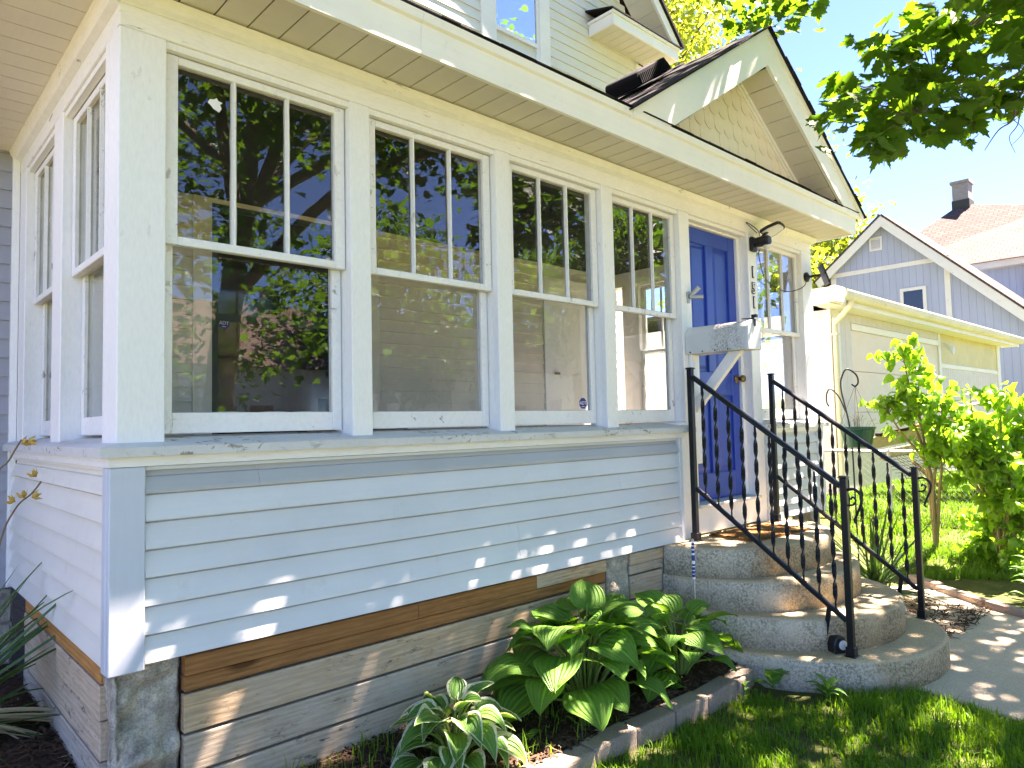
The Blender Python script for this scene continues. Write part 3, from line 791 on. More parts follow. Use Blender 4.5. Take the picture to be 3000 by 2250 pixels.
part(MB().prism([(6.70, YE, 5.20), (6.74, YE, 5.24), (5.0, YE, 6.98), (4.84, YE, 6.98), (6.56, YE, 5.26)], [(6.70, YE + .03, 5.20), (6.74, YE + .03, 5.24), (5.0, YE + .03, 6.98), (4.84, YE + .03, 6.98), (6.56, YE + .03, 5.26)]), 'rake_board', 'fascia')
for k in range(9):
    x1 = 6.55 - k * .13; x2 = x1 - .126
    part(MB().prism([(x1, YE + .031, 5.29 + (6.55 - x1)), (x2, YE + .031, 5.29 + (6.55 - x2)), (x2, YE + .031, 5.296 + (6.55 - x2)), (x1, YE + .031, 5.296 + (6.55 - x1))], [(x1, YB - .02, 5.29 + (6.55 - x1)), (x2, YB - .02, 5.29 + (6.55 - x2)), (x2, YB - .02, 5.296 + (6.55 - x2)), (x1, YB - .02, 5.296 + (6.55 - x1))]), 'soffit_panel', 'cream')
part(MB().prism([(6.78, YE - .03, 5.22), (6.80, YE - .03, 5.25), (2.2, YE - .03, 9.85), (2.2, YE - .03, 9.80)], [(6.78, 9, 5.22), (6.80, 9, 5.25), (2.2, 9, 9.85), (2.2, 9, 9.80)]), 'main_roof', 'roofing')
part(MB().box(6.36, 6.40, YB + .1, 8.5, -.9, 5.3), 'wall', 'siding_upper')

# ------------------------------------------------------------------ things fixed to or standing by the house
# roof vent on the pediment roof
vx, vy = 3.70, .32
def on_slope(xx, o): return GZ - sl * (GX - xx) + o
vent = thing('roof_vent', 'black plastic louvred vent on the small gable roof', 'roof vent', (vx, vy, on_slope(vx, .03)))
ca = math.atan(sl)
vt = lambda u, v, w: (vx + u * math.cos(ca) - w * math.sin(ca), vy + v, on_slope(vx, .035) + u * math.sin(ca) + w * math.cos(ca))
MB(vt).box(-.30, .30, -.22, .22, 0, .012).build('flange', 'vent', vent, bevel=.004)
m = MB(vt); prof = [(-.25, .0125), (-.25, .08), (-.235, .105), (-.21, .115), (.20, .115), (.25, .03), (.25, .0125)]
m.prism([(u, -.13, w) for u, w in prof], [(u, .17, w) for u, w in prof]); m.build('hood', 'vent', vent, bevel=.006)
for k in range(17):
    u = -.22 + k * .0255
    MB(vt).box(u, u + .012, -.139, -.1305, .022, .09 if u < .17 else .05).build('slat', 'vent', vent)

# house numbers on the post right of the door
num = thing('house_number', 'vertical house number in white outlined digits on the post right of the door', 'house number', (4.683, -.002, 1.68))
for ch, zc in (('1', 1.805), ('5', 1.672), ('1', 1.555)):
    mt = Matrix.Translation((4.678, -.0045, zc)) @ Matrix.Rotation(R(90), 4, 'X')
    dg_ = text_mesh('digit', ch, .125, .002, mt, 'plastic', num, offset=.007)
    mt2 = Matrix.Translation((4.678, -.0085, zc)) @ Matrix.Rotation(R(90), 4, 'X')
    text_mesh('digit_face', ch, .125, .0015, mt2, 'decal_white', dg_, offset=-.001)

# motion lamp and its solar panel
lamp = thing('security_light', 'black motion security light with one lamp head above the door post', 'wall light', (4.675, -.02, 2.03))
MB().box(4.635, 4.715, -.035, -.003, 1.975, 2.095).build('base', 'plastic', lamp, bevel=.008)
MB(lambda x, y, z: (4.675 + x, -.036 - z, 2.045 + y)).lathe((0, 0, 0), [(0, 0), (.038, 0), (.042, .03), (.042, .11), (.034, .125), (0, .128)], 18).build('body', 'plastic', lamp, smooth=False)
MB().lathe((4.685, -.13, 1.972), [(0, 0), (.016, .004), (.026, .016), (.030, .034), (.030, .04), (0, .04)], 16).build('sensor', 'lens', lamp, smooth=True)
hm = Matrix.Translation((4.735, -.15, 2.125)) @ Matrix.Rotation(R(-18), 4, 'X') @ Matrix.Rotation(R(14), 4, 'Y')
hd = lambda x, y, z: tuple(hm @ Vector((x, y, z)))
m = MB(hd); ol = [(-.07, .07), (-.075, .0), (-.055, -.09), (-.03, -.105), (.03, -.105), (.055, -.09), (.075, 0), (.07, .07)]
m.prism([(x, y, 0) for x, y in ol], [(x * .9, y * .95, .03) for x, y in ol]); head = m.build('lamp_head', 'plastic', lamp, bevel=.004)
MB(hd).prism([(x * .82, y * .85 - .003, -.003) for x, y in ol], [(x * .82, y * .85 - .003, .002) for x, y in ol]).build('lens', 'lens', head)
MB().tube([(4.69, -.09, 2.08), (4.70, -.11, 2.105), (4.72, -.12, 2.125)], .014, 8).build('arm', 'plastic', lamp)
def drape(pts, n=10):
    P = [Vector(p) for p in pts]; out = []
    for i in range(len(P) - 1):
        p0, p1, p2, p3 = P[max(i - 1, 0)], P[i], P[i + 1], P[min(i + 2, len(P) - 1)]
        for k in range(n):
            t = k / n
            out.append(.5 * ((2 * p1) + (p2 - p0) * t + (2 * p0 - 5 * p1 + 4 * p2 - p3) * t * t + (3 * p1 - p0 - 3 * p2 + p3) * t ** 3))
    return out + [P[-1]]
cable = thing('light_cable', 'thin black cable drooping from the security light to the small solar panel', 'cable', (5.1, -.03, 1.8))
MB().tube(drape([(4.70, -.06, 1.985), (4.74, -.03, 1.95), (4.95, .03, 1.80), (5.25, .035, 1.73), (5.45, .02, 1.745), (5.58, -.02, 1.80), (5.62, -.03, 1.88)]), .004, 6).build('wire', 'plastic', cable)
MB().tube(drape([(4.675, -.08, 2.09), (4.66, -.07, 2.14), (4.61, -.03, 2.19), (4.57, -.02, 2.20), (4.60, -.03, 2.175), (4.665, -.06, 2.12)]), .0035, 6).build('loop', 'plastic', cable)
sol = thing('solar_panel', 'small black solar panel on a round wall mount at the porch corner', 'solar panel', (5.66, -.03, 1.89))
MB(lambda x, y, z: (5.66 + x, -.003 - z, 1.89 + y)).lathe((0, 0, 0), [(0, 0), (.045, 0), (.045, .014), (.02, .03), (0, .03)], 16).build('mount', 'plastic', sol)
MB().tube([(5.66, -.03, 1.89), (5.67, -.09, 1.895), (5.69, -.12, 1.895)], .012, 8).build('arm', 'plastic', sol)
sm = Matrix.Translation((5.70, -.15, 1.895)) @ Matrix.Rotation(R(35), 4, 'Z') @ Matrix.Rotation(R(-18), 4, 'X')
m = MB(lambda x, y, z: tuple(sm @ Vector((x, y, z)))).box(-.085, .085, -.007, .007, -.095, .095); m.build('panel', 'plastic', sol, bevel=.003)

# flag bracket on the post left of the door
fb = thing('flagpole_bracket', 'grey metal two-way flagpole bracket on the post left of the blue door', 'flag bracket', (3.715, -.01, 1.515))
MB().prism([(3.69, -.001, 1.535), (3.735, -.001, 1.545), (3.745, -.001, 1.50), (3.725, -.001, 1.455), (3.70, -.001, 1.455)], [(3.69, -.010, 1.535), (3.735, -.010, 1.545), (3.745, -.010, 1.50), (3.725, -.010, 1.455), (3.70, -.010, 1.455)]).build('plate', 'steel', fb, bevel=.002)
for d in ((.35, -.6, .7), (.55, -.8, -.05)):
    p0 = Vector((3.72, -.012, 1.50)); d = Vector(d).normalized()
    q = Vector((0, 0, 1)).rotation_difference(d).to_matrix().to_4x4(); q = Matrix.Translation(p0) @ q
    MB(lambda x, y, z: tuple(q @ Vector((x, y, z)))).lathe((0, 0, 0), [(.012, 0), (.016, .05), (.018, .095), (.013, .095), (.012, .06), (0, .06)], 12).build('socket', 'steel', fb, smooth=False)

# mailbox with its wooden brace
mb = thing('mailbox', 'white dome-topped mailbox with dark mildew patch on a wooden brace by the door', 'mailbox', (3.74, -.24, 1.08))
arch = [(-.085, 0), (-.085, .115)] + [(-.085 * math.cos(a), .115 + .085 * math.sin(a)) for a in [math.pi * k / 12 for k in range(1, 12)]] + [(.085, .115), (.085, 0)]
XM = 3.742
MB().prism([(XM + a, -.003, 1.08 + z) for a, z in arch], [(XM + a, -.465, 1.08 + z) for a, z in arch]).build('body', 'mailbox', mb, bevel=.002)
MB().prism([(XM + a * 1.03, -.4655, 1.08 + z * 1.02 - .002) for a, z in arch], [(XM + a * 1.03, -.49, 1.08 + z * 1.02 - .002) for a, z in arch]).build('door', 'mailbox', mb, bevel=.004)
MB().box(XM - .012, XM + .012, -.499, -.4905, 1.235, 1.285).prism([(XM - .010, -.49, 1.283), (XM + .010, -.49, 1.283), (XM + .008, -.40, 1.293), (XM - .008, -.40, 1.293)], [(XM - .010, -.49, 1.292), (XM + .010, -.49, 1.292), (XM + .008, -.40, 1.298), (XM - .008, -.40, 1.298)]).box(XM - .012, XM + .012, -.515, -.475, 1.2935, 1.315).build('latch', 'plastic', mb, bevel=.002)
for k in range(5):
    MB(lambda x, y, z: (XM - .0855 - z, -.04 - .098 * k + x, 1.092 + y)).lathe((0, 0, 0), [(0, 0), (.006, 0), (.005, .003), (0, .004)], 8).build('rivet', 'plastic' if k < 4 else 'steel', mb)
MB().box(XM - .05, XM + .045, -.030, -.0035, .30, 1.0795).build('backing_board', 'white', mb, bevel=.003)
br_ = MB().prism([(XM - .022, -.0305, .70), (XM + .022, -.0305, .70), (XM + .022, -.0305, .80), (XM - .022, -.0305, .80)], [(XM - .022, -.32, 1.055), (XM + .022, -.32, 1.055), (XM + .022, -.40, 1.0790), (XM - .022, -.40, 1.0790)])
br_ = MB(); P = [(-.031, .66), (-.031, .77), (-.30, 1.0795), (-.40, 1.0795)]
br_.prism([(XM - .022, y, z) for y, z in P], [(XM + .022, y, z) for y, z in P]); br_.build('brace', 'white', mb, bevel=.004)

# decals and a scrap of label on the glass
def decal(c, r, y, label):
    t = thing('window_sticker', label, 'sticker', (c[0], y, c[1]))
    ring = [(c[0] + r * math.cos(R(22.5 + 45 * k)), c[1] + r * math.sin(R(22.5 + 45 * k))) for k in range(8)]
    d = MB().prism([(x, y, z) for x, z in ring], [(x, y - .0006, z) for x, z in ring]).build('decal', 'decal', t)
    text_mesh('print', 'ADT', r * .85, .0003, Matrix.Translation((c[0], y - .0012, c[1] + r * .02)) @ Matrix.Rotation(R(90), 4, 'X'), 'decal_white', d)
    MB().box(c[0] - r * .35, c[0] + r * .35, y - .0014, y - .001, c[1] - r * .62, c[1] - r * .52).build('print_line', 'decal_white', d)
decal((2.655, .733), .036, .1050, 'blue octagonal security sticker low on the third porch window')
decal((1.262, 1.385), .042, 2.292, 'blue octagonal security sticker on the dark inner window behind the first porch window')
scrap = [(-.03, .0), (-.022, .016), (-.004, .02), (.006, .028), (.012, .018), (.03, .014), (.02, .004), (.026, -.012), (.016, -.03), (-.008, -.02), (-.016, -.01)]
o = MB().prism([(.372 + x, .0632, 1.955 + z) for x, z in scrap], [(.372 + x, .0626, 1.955 + z) for x, z in scrap]).build('torn_sticker', 'decal_white')
tag(o, 'torn white sticker scrap on the top left pane of the first window', 'sticker')
# cardboard carton inside the porch, under the first window
bx = thing('cardboard_box', 'brown cardboard box with open flaps inside the porch behind the first window', 'box', (1.75, 1.2, 0))
MB().box(1.45, 1.95, 1.0, 1.4, -.004, .62).build('carton', 'box', bx)
MB().prism([(1.45, 1.0, .62), (1.95, 1.0, .62), (1.97, .84, .70), (1.43, .84, .70)], [(1.45, 1.0, .625), (1.95, 1.0, .625), (1.97, .84, .705), (1.43, .84, .705)]).build('flap', 'box', bx)
MB().prism([(1.95, 1.0, .62), (1.95, 1.4, .62), (2.1, 1.42, .70), (2.1, .98, .70)], [(1.95, 1.0, .625), (1.95, 1.4, .625), (2.1, 1.42, .705), (2.1, .98, .705)]).build('flap', 'box', bx)

# ------------------------------------------------------------------ round concrete steps
SX = 4.15
TIERS = [(-.215, .85, .665, 2.1, -.01), (-.405, .865, .86, 2.1, -.01), (-.595, .89, 1.14, 2.2, -.01), (-.785, .94, 1.375, 2.3, -.02)]
def sup(a, b, n, y0, grow=0, num=64):
    pts = []
    for k in range(num + 1):
        t = math.pi * k / num
        c, s = math.cos(t), math.sin(t)
        pts.append((SX - (a + grow) * math.copysign(abs(c) ** (2 / n), c), y0 - (b + grow) * abs(s) ** (2 / n)))
    return pts
steps = thing('concrete_steps', 'old rounded concrete front steps of four tiers below the blue door', 'steps', (SX, -.6, -.97))
for i, (z, a, b, n, y0) in enumerate(TIERS):
    zl = TIERS[i + 1][0] - .006 if i < 3 else -1.08
    rings_ = []
    for zz, gr in ((zl, .006), (z - .03, 0), (z - .014, -.003), (z - .004, -.010), (z, -.022)):
        rg = []
        for (x, y) in sup(a, b, n, y0, gr):
            w = mnoise.noise(Vector((x * 9, y * 9, zz * 12))) * .006
            rg.append((x + w, y + w, zz + (mnoise.noise(Vector((x * 14, y * 14, i))) * .004 if zz != zl else 0)))
        rg += [(SX + a, -.006, zz), (SX - a, -.006, zz)]
        rings_.append(rg)
    m = MB().rings(rings_); o = m.build('step', 'steps', steps)
    for p in o.data.polygons: p.use_smooth = len(p.vertices) == 4

# doormat
mt = thing('doormat', 'worn brown coir doormat on the top step', 'doormat', (4.12, -.26, -.212))
rot = Matrix.Translation((4.13, -.27, -.209)) @ Matrix.Rotation(R(-4), 4, 'Z')
m = MB(lambda x, y, z: tuple(rot @ Vector((x, y, z)))); nn = 22
for j in range(nn + 1):
    for i_ in range(nn + 1):
        m.v.append(m.tf(-.36 + .72 * i_ / nn + random.uniform(-.003, .003), -.19 + .38 * j / nn + random.uniform(-.003, .003), .012 + random.uniform(-.003, .004)))
for j in range(nn):
    for i_ in range(nn): m.f.append((j * (nn + 1) + i_, j * (nn + 1) + i_ + 1, (j + 1) * (nn + 1) + i_ + 1, (j + 1) * (nn + 1) + i_))
m.build('pile', 'mat', mt)
MB(lambda x, y, z: tuple(rot @ Vector((x, y, z)))).box(-.36, .36, -.19, .19, -.004, .006).build('backing', 'mat', mt)

# ------------------------------------------------------------------ wrought handrails
def twisted(h):
    rs = []; n = 46
    for k in range(n + 1):
        t = k / n; z = h * t
        tw = math.pi * 5.2 * min(1, max(0, (t - .06) / .86))
        a, b = .0130, .0045
        if t < .05 or t > .95: a = b = .005
        c, s = math.cos(tw), math.sin(tw)
        rs.append([(x * c - y * s, x * s + y * c, z) for x, y in ((-a, -b), (a, -b), (a, b), (-a, b))])
    m = MB().rings(rs); me = bpy.data.meshes.new('baluster'); me.from_pydata(m.v, [], m.f); me.materials.append(M['black'])
    return me
def handrail(xu, yu, zu_top, zu_base, xl, yl, zl_top, zl_base, label):
    t = thing('handrail', label, 'handrail', (xl, yl, zl_base), 'handrails of the front steps')
    h = .019
    for x, y, z0, z1 in ((xu, yu, zu_base, zu_top), (xl, yl, zl_base, zl_top)):
        MB().box(x - h, x + h, y - h, y + h, z0, z1).build('post', 'black', t, bevel=.004)
        MB().box(x - .026, x + .026, y - .026, y + .026, z1, z1 + .006).box(x - .022, x + .022, y - .022, y + .022, z1 + .006, z1 + .012).build('post_cap', 'black', t, bevel=.002)
        MB().box(x - .034, x + .034, y - .034, y + .034, z0 - .001, z0 + .006).box(x - .026, x + .026, y - .026, y + .026, z0 + .006, z0 + .055).build('post_shoe', 'black', t, bevel=.003)
    A = Vector((xu, yu - h, zu_top - .055)); B = Vector((xl, yl + h, zl_top - .050))
    def bar(P, Q, w, hh, name):
        s = Vector((1, 0, 0)); d = (Q - P).normalized(); u = s.cross(d) * -1
        if u.z < 0: u = -u
        cs = [(-w, -hh), (w, -hh), (w, hh * .5), (w * .6, hh), (-w * .6, hh), (-w, hh * .5)]
        MB().prism([tuple(P + s * a + u * b) for a, b in cs], [tuple(Q + s * a + u * b) for a, b in cs]).build(name, 'black', t)
    bar(A, B, .019, .014, 'top_rail')
    drop = .765
    A2 = A - Vector((0, 0, drop)); B2 = B - Vector((0, 0, drop + .02))
    bar(A2, B2, .013, .013, 'bottom_rail')
    me = twisted(drop - .02)
    nb = 10
    for k in range(nb):
        f = (k + .75) / (nb + .4)
        p = A2.lerp(B2, f) + Vector((0, 0, .008))
        mtx = Matrix.Translation(p) @ Matrix.Rotation(random.uniform(0, .5), 4, 'Z')
        inst('baluster', me, mtx, t)
        MB().tube([tuple(p + Vector((0, .0, .022))), tuple(p + Vector((0, -.004, .008))), tuple(p + Vector((0, -.016, -.002)))], .0045, 5).build('baluster_foot', 'black', t)
    # scrolled tongue on the lower post
    q = Vector((xl, yl - h, zl_top - .10))
    MB().tube(drape([q + Vector((0, .0, .03)), q + Vector((.0, -.04, .035)), q + Vector((.01, -.072, .0)), q + Vector((.01, -.07, -.05)), q + Vector((.01, -.045, -.11)), q + Vector((.01, -.03, -.15)), q + Vector((.01, -.042, -.165))], 6), [.009] * 20 + [.0075] * 16 + [.006] * 1, 6).build('scroll', 'black', t, smooth=True)
    MB().tube(drape([q + Vector((0, 0, -.06)), q + Vector((.0, -.03, -.055)), q + Vector((0, -.045, -.03)), q + Vector((0, -.03, -.01)), q + Vector((0, -.018, -.025))], 6), .006, 6).build('scroll', 'black', t, smooth=True)
    p = A2.lerp(B2, .90)
    MB().prism([(p.x - .003, p.y - .014, p.z), (p.x + .003, p.y - .014, p.z), (p.x + .003, p.y + .014, p.z), (p.x - .003, p.y + .014, p.z)], [(p.x - .003, p.y + .036, zl_base + .001), (p.x + .003, p.y + .036, zl_base + .001), (p.x + .003, p.y + .064, zl_base + .001), (p.x - .003, p.y + .064, zl_base + .001)]).build('foot_brace', 'black', t)
handrail(3.560, -.095, .965, -.214, 3.605, -1.085, .252, -.784, 'black iron handrail with twisted balusters on the near left side of the steps')
handrail(4.770, -.075, .965, -.214, 4.735, -1.115, .243, -.784, 'black iron handrail with twisted balusters on the far side of the steps beside the yucca')

# spot lamps by the lower posts
for (x, y, lab) in ((3.625, -.985, 'black plastic garden spotlight beside the lower post of the near handrail'), (4.70, -.96, 'black plastic garden spotlight beside the lower post of the far handrail')):
    t = thing('garden_spotlight', lab, 'spotlight', (x, y, -.784), 'garden spotlights on the bottom step')
    rt = Matrix.Translation((x, y, -.784)) @ Matrix.Rotation(R(-25), 4, 'Z')
    tf_ = lambda a, b, c: tuple(rt @ Vector((a, b, c)))
    ol = [(-.045, 0), (-.05, .05), (-.03, .095), (.03, .095), (.05, .05), (.045, 0)]
    MB(tf_).prism([(a * .8, .05, z) for a, z in ol], [(a, -.045, z * 1.02) for a, z in ol]).build('housing', 'plastic', t, bevel=.008)
    MB(lambda a, b, c: tf_(a + .012, -.0455 - c, b + .05)).lathe((0, 0, 0), [(0, 0), (.028, 0), (.028, .004), (0, .008)], 16).build('lens', 'lens', t)

# thin metal stake wrapped with printed tape, left of the steps
t = thing('marker_stake', 'thin pale metal stake wrapped in blue and white printed tape beside the steps', 'stake', (3.228, -.30, -.9))
bx_, by_ = 3.20, -.30
MB().tube([(bx_, by_, -.90), (bx_, by_, -.135)], .007, 8).build('rod', 'steel', t)
tp = MB().tube([(bx_, by_, -.385), (bx_, by_, -.145)], .0095, 10); tpo = tp.build('tape', 'decal_white', t)
for k, (z0, z1) in enumerate(((-.25, -.235), (-.272, -.256), (-.297, -.28), (-.345, -.31), (-.378, -.366), (-.402, -.385), (-.425, -.408), (-.446, -.43))):
    MB().tube([(bx_, by_, z0 + .075), (bx_, by_, z1 + .075)], .0102, 10).build('tape_mark', 'decal', tpo)

# ------------------------------------------------------------------ brick edging
def edging(pts, zt, w, h, lab, grp, nmax=99):
    i = 0
    for (p, q) in zip(pts, pts[1:]):
        p, q = Vector(p), Vector(q); ln = (q - p).length; n = max(1, round(ln / .30)); d = (q - p).normalized(); s = Vector((-d.y, d.x))
        for k in range(n):
            a = p + d * (ln * k / n + .004); b = p + d * (ln * (k + 1) / n - .004)
            j = Vector((random.uniform(-.008, .008), random.uniform(-.008, .008)))
            z = zt + random.uniform(-.008, .008); dz = random.uniform(-.008, .008)
            ring = lambda zz, e: [tuple((*(a + s * w / 2 + j), zz + e)), tuple((*(b + s * w / 2 + j), zz - e)), tuple((*(b - s * w / 2 + j), zz - e)), tuple((*(a - s * w / 2 + j), zz + e))]
            m = MB().prism(ring(z - h, 0), ring(z, dz)); o = m.build('edging_brick', 'edging', bevel=.014, seg=2)
            tag(o, lab(i), 'edging brick', grp); i += 1
ORD = ['first', 'second', 'third', 'fourth', 'fifth', 'sixth', 'seventh', 'eighth', 'ninth', 'tenth']
edging([(3.24, -.60), (3.0, -.64), (2.4, -.635), (1.8, -.60), (1.2, -.585), (.6, -.57)], -.868, .115, .14,
       lambda i: 'brown edging brick of the planting bed, %s from the steps' % ORD[min(i, 9)], 'edging bricks of the planting bed')
edging([(6.74, -.40), (6.47, -.72), (6.09, -1.18), (5.76, -1.80), (5.45, -2.6)], -.905, .10, .14,
       lambda i: 'sunlit tan edging brick along the far side of the path, %s from the yucca' % ORD[min(i, 9)], 'edging bricks along the path')

# ------------------------------------------------------------------ leaves and plants
def leaf_grid(name, mat, outline, nu=8, nv=9, fold=.25, droop=.5, wave=.03, cup=0, seed=0):
    """leaf along +y from the origin, length 1; outline(v) = half width; UV u across, v along"""
    m = MB(); rr = random.Random(seed); uvs = []
    for j in range(nv + 1):
        v = j / nv
        ang = droop * v * v
        y = v * math.cos(ang * .6); zc = -droop * .55 * v * v + .10 * math.sin(math.pi * v * .8)
        for i in range(nu + 1):
            u = i / nu * 2 - 1
            hw = outline(v)
            z = zc + fold * abs(u) * hw - cup * (u * u) * hw + wave * math.sin(v * 9 + seed + u * 2) * abs(u) * .8
            yy = y - (.12 * (abs(u) ** 2) * (1 - v) ** 3 if hw > .02 else 0)
            m.v.append((u * hw, yy, z)); uvs.append((i / nu, v))
    n = nu + 1
    for j in range(nv):
        for i in range(nu): m.f.append((j * n + i, j * n + i + 1, (j + 1) * n + i + 1, (j + 1) * n + i))
    me = bpy.data.meshes.new(name); me.from_pydata(m.v, [], m.f)
    ul = me.uv_layers.new(name='UVMap')
    for lp in me.loops: ul.data[lp.index].uv = uvs[lp.vertex_index]
    for p in me.polygons: p.use_smooth = True
    me.materials.append(M[mat]); return me

hosta_out = lambda v: .47 * (math.sin(math.pi * min(1, v ** .62)) ** .80) * (1.0 if v < .5 else 1 - .12 * (v - .5)) + .004
HL = [leaf_grid('leaf', 'hosta', hosta_out, fold=random.uniform(.1, .45), droop=d, wave=.05, cup=.15, seed=k) for k, d in enumerate((.2, .35, .5, .65, .8, .4))]
var_out = lambda v: .36 * (math.sin(math.pi * min(1, v ** .70)) ** .9) + .003
VL = [leaf_grid('leaf', 'hosta_var', var_out, fold=random.uniform(.2, .6), droop=d, wave=.04, seed=k + 20) for k, d in enumerate((.25, .5, .8, 1.0))]

def frame(p, d, up=Vector((0, 0, 1)), roll=0, s=1.0, sx=1.0):
    y = Vector(d).normalized(); x = y.cross(up)
    x = x.normalized() if x.length > 1e-4 else Vector((1, 0, 0))
    z = x.cross(y)
    q = Matrix(((x.x, y.x, z.x, 0), (x.y, y.y, z.y, 0), (x.z, y.z, z.z, 0), (0, 0, 0, 1)))
    return Matrix.Translation(p) @ q @ Matrix.Rotation(roll, 4, 'Y') @ Matrix.Diagonal((s * sx, s, s, 1))

def hosta(base, rad, hgt, n, meshes, label, size, seed, squash=(1, 1), stem='stem_green'):
    t = thing('hosta_plant', label, 'hosta', base, 'hostas in the planting bed')
    rr = random.Random(seed); base = Vector(base)
    for k in range(n):
        f = (k + .5) / n                      # 0 inner/upper, 1 outer/lower
        az = k * 2.39996 + rr.uniform(-.3, .3)
        rd_ = rad * (.18 + .62 * f ** .8) * rr.uniform(.85, 1.1)
        h = hgt * (1.0 - .75 * f ** 1.5) * rr.uniform(.85, 1.1)
        p = base + Vector((math.cos(az) * rd_ * squash[0], math.sin(az) * rd_ * squash[1], h))
        out = Vector((math.cos(az), math.sin(az), .60 - 1.0 * f + rr.uniform(-.3, .3)))
        s = size * rr.uniform(.8, 1.15) * (1 - .15 * (f < .2))
        p.y = min(p.y, -.10)
        if p.y + s * out.normalized().y > .0: out.y = -abs(out.y) * .3; out.x *= 1.3
        inst('leaf', rr.choice(meshes), frame(p, out, roll=rr.uniform(-.35, .35), s=s), t)
        MB().tube(drape([base + Vector((math.cos(az) * .03, math.sin(az) * .03, -.02)), base.lerp(p, .5) + Vector((0, 0, h * .16)), p, p + out.normalized() * s * .12], 4), [.007] * 6 + [.005] * 7, 5).build('leaf_stem', stem, t)
    return t
hosta((2.14, -.30, -.85), .50, .44, 62, HL, 'large hosta with broad plain green leaves in front of the skirting planks', .235, 4, (1.15, .60))
hosta((2.86, -.40, -.86), .36, .33, 28, HL, 'smaller plain green hosta beside the concrete steps', .21, 9, (1, .7))
hosta((1.25, -.33, -.86), .24, .25, 42, VL, 'small hosta with white-edged green leaves at the front of the bed', .165, 6, (1, .8))

# spiky yuccas
def blade_mesh(name, mat, seed, bend):
    m = MB(); n = 9
    for j in range(n + 1):
        v = j / n; w = .028 * (1 - v) ** .55 * (1 if v > .1 else .75 + 2.5 * v) + .0006
        y = v * math.cos(bend * v * .8); z = -bend * .5 * v * v
        m.v += [(-w, y, z + w * .5), (0, y, z), (w, y, z + w * .5)]
    for j in range(n):
        for i in (0, 1): m.f.append((j * 3 + i, j * 3 + i + 1, (j + 1) * 3 + i + 1, (j + 1) * 3 + i))
    me = bpy.data.meshes.new(name); me.from_pydata(m.v, [], m.f); me.materials.append(M[mat])
    for p in me.polygons: p.use_smooth = True
    return me
YL = [blade_mesh('leaf', 'yucca', k, b) for k, b in enumerate((.05, .2, .5, .9))]
YD = [blade_mesh('dry_leaf', 'yucca_dead', k, b) for k, b in enumerate((.4, .9))]
def yucca(base, n, nd, ln, label, seed, azr=(0, 6.283), tilt=(.15, 1.4)):
    t = thing('yucca_plant', label, 'yucca', base)
    rr = random.Random(seed); base = Vector(base)
    for k in range(n + nd):
        dead = k >= n
        az = rr.uniform(*azr); e = rr.uniform(*tilt) if not dead else rr.uniform(-.25, .12)
        d = Vector((math.cos(az) * math.cos(e), math.sin(az) * math.cos(e), math.sin(e)))
        p = base + Vector((rr.uniform(-.06, .06), rr.uniform(-.06, .06), (.06 + .10 * (e > .5)) if not dead else .12))
        me = rr.choice(YD) if dead else (YL[0] if e > 1 else rr.choice(YL[:3] if e > .5 else YL[1:]))
        inst('dry_leaf' if dead else 'leaf', me, frame(p, d, roll=rr.uniform(-.8, .8), s=ln * rr.uniform(.6, 1.1), sx=.62), t)
    return t
yucca((5.62, -.50, -.97), 74, 40, .72, 'spiky green yucca with dry lower leaves growing beside the steps', 3)
yucca((-.40, .95, -.68), 30, 12, .78, 'dark spiky yucca at the left corner of the porch', 5, (-1.3, 1.0), (.0, 1.1))

# twigs with dry seed pods at the left edge
tw = thing('seed_pod_twig', 'dry bare shrub twigs with open yellow seed pods at the left edge', 'twig', (-.42, .05, -.70))
def pod(c, r, d):
    for k in range(5):
        a = k * 1.2566; o = Vector((math.cos(a), math.sin(a), 1.0)).normalized()
        q = Vector((0, 0, 1)).rotation_difference(Vector(d).normalized())
        oo = q @ o; me_s = MB(); side = oo.cross(Vector(d)).normalized() * r * .42
        p0 = Vector(c); pm = p0 + oo * r * .7; pt = p0 + oo * r * 1.25 + Vector(d).normalized() * r * .5
        nrm = oo * r * .16
        me_s.prism([tuple(p0), tuple(pm + side), tuple(pt), tuple(pm - side)], [tuple(p0 + nrm * .2), tuple(pm + side * .8 + nrm * .2), tuple(pt + nrm * .1), tuple(pm - side * .8 + nrm * .2)]).build('seed_pod', 'pod', tw)
stems = [[(-.45, .0, -.70), (-.42, -.02, -.1), (-.36, -.0, .43), (-.318, -.03, .535), (-.290, -.056, .600)],
         [(-.45, .0, -.70), (-.40, -.0, -.2), (-.34, -.0, .24), (-.30, -.03, .375), (-.262, -.07, .425), (-.240, -.092, .463)]]
for s_ in stems: MB().tube(drape(s_, 6), [.005] * 6 + [.0028] * (len(s_) * 6 - 11), 5).build('stem', 'dry', tw)
for c, d in (((-.288, -.05, .585), (.6, -.3, .4)), ((-.275, -.065, .592), (.9, -.2, .2)), ((-.252, -.085, .478), (-.6, .2, .9)), ((-.300, -.04, .40), (-.8, .3, .4)), ((-.280, -.06, .41), (-.3, .1, .9)), ((-.262, -.068, .412), (.5, -.2, .2))):
    pod(c, .020, d)

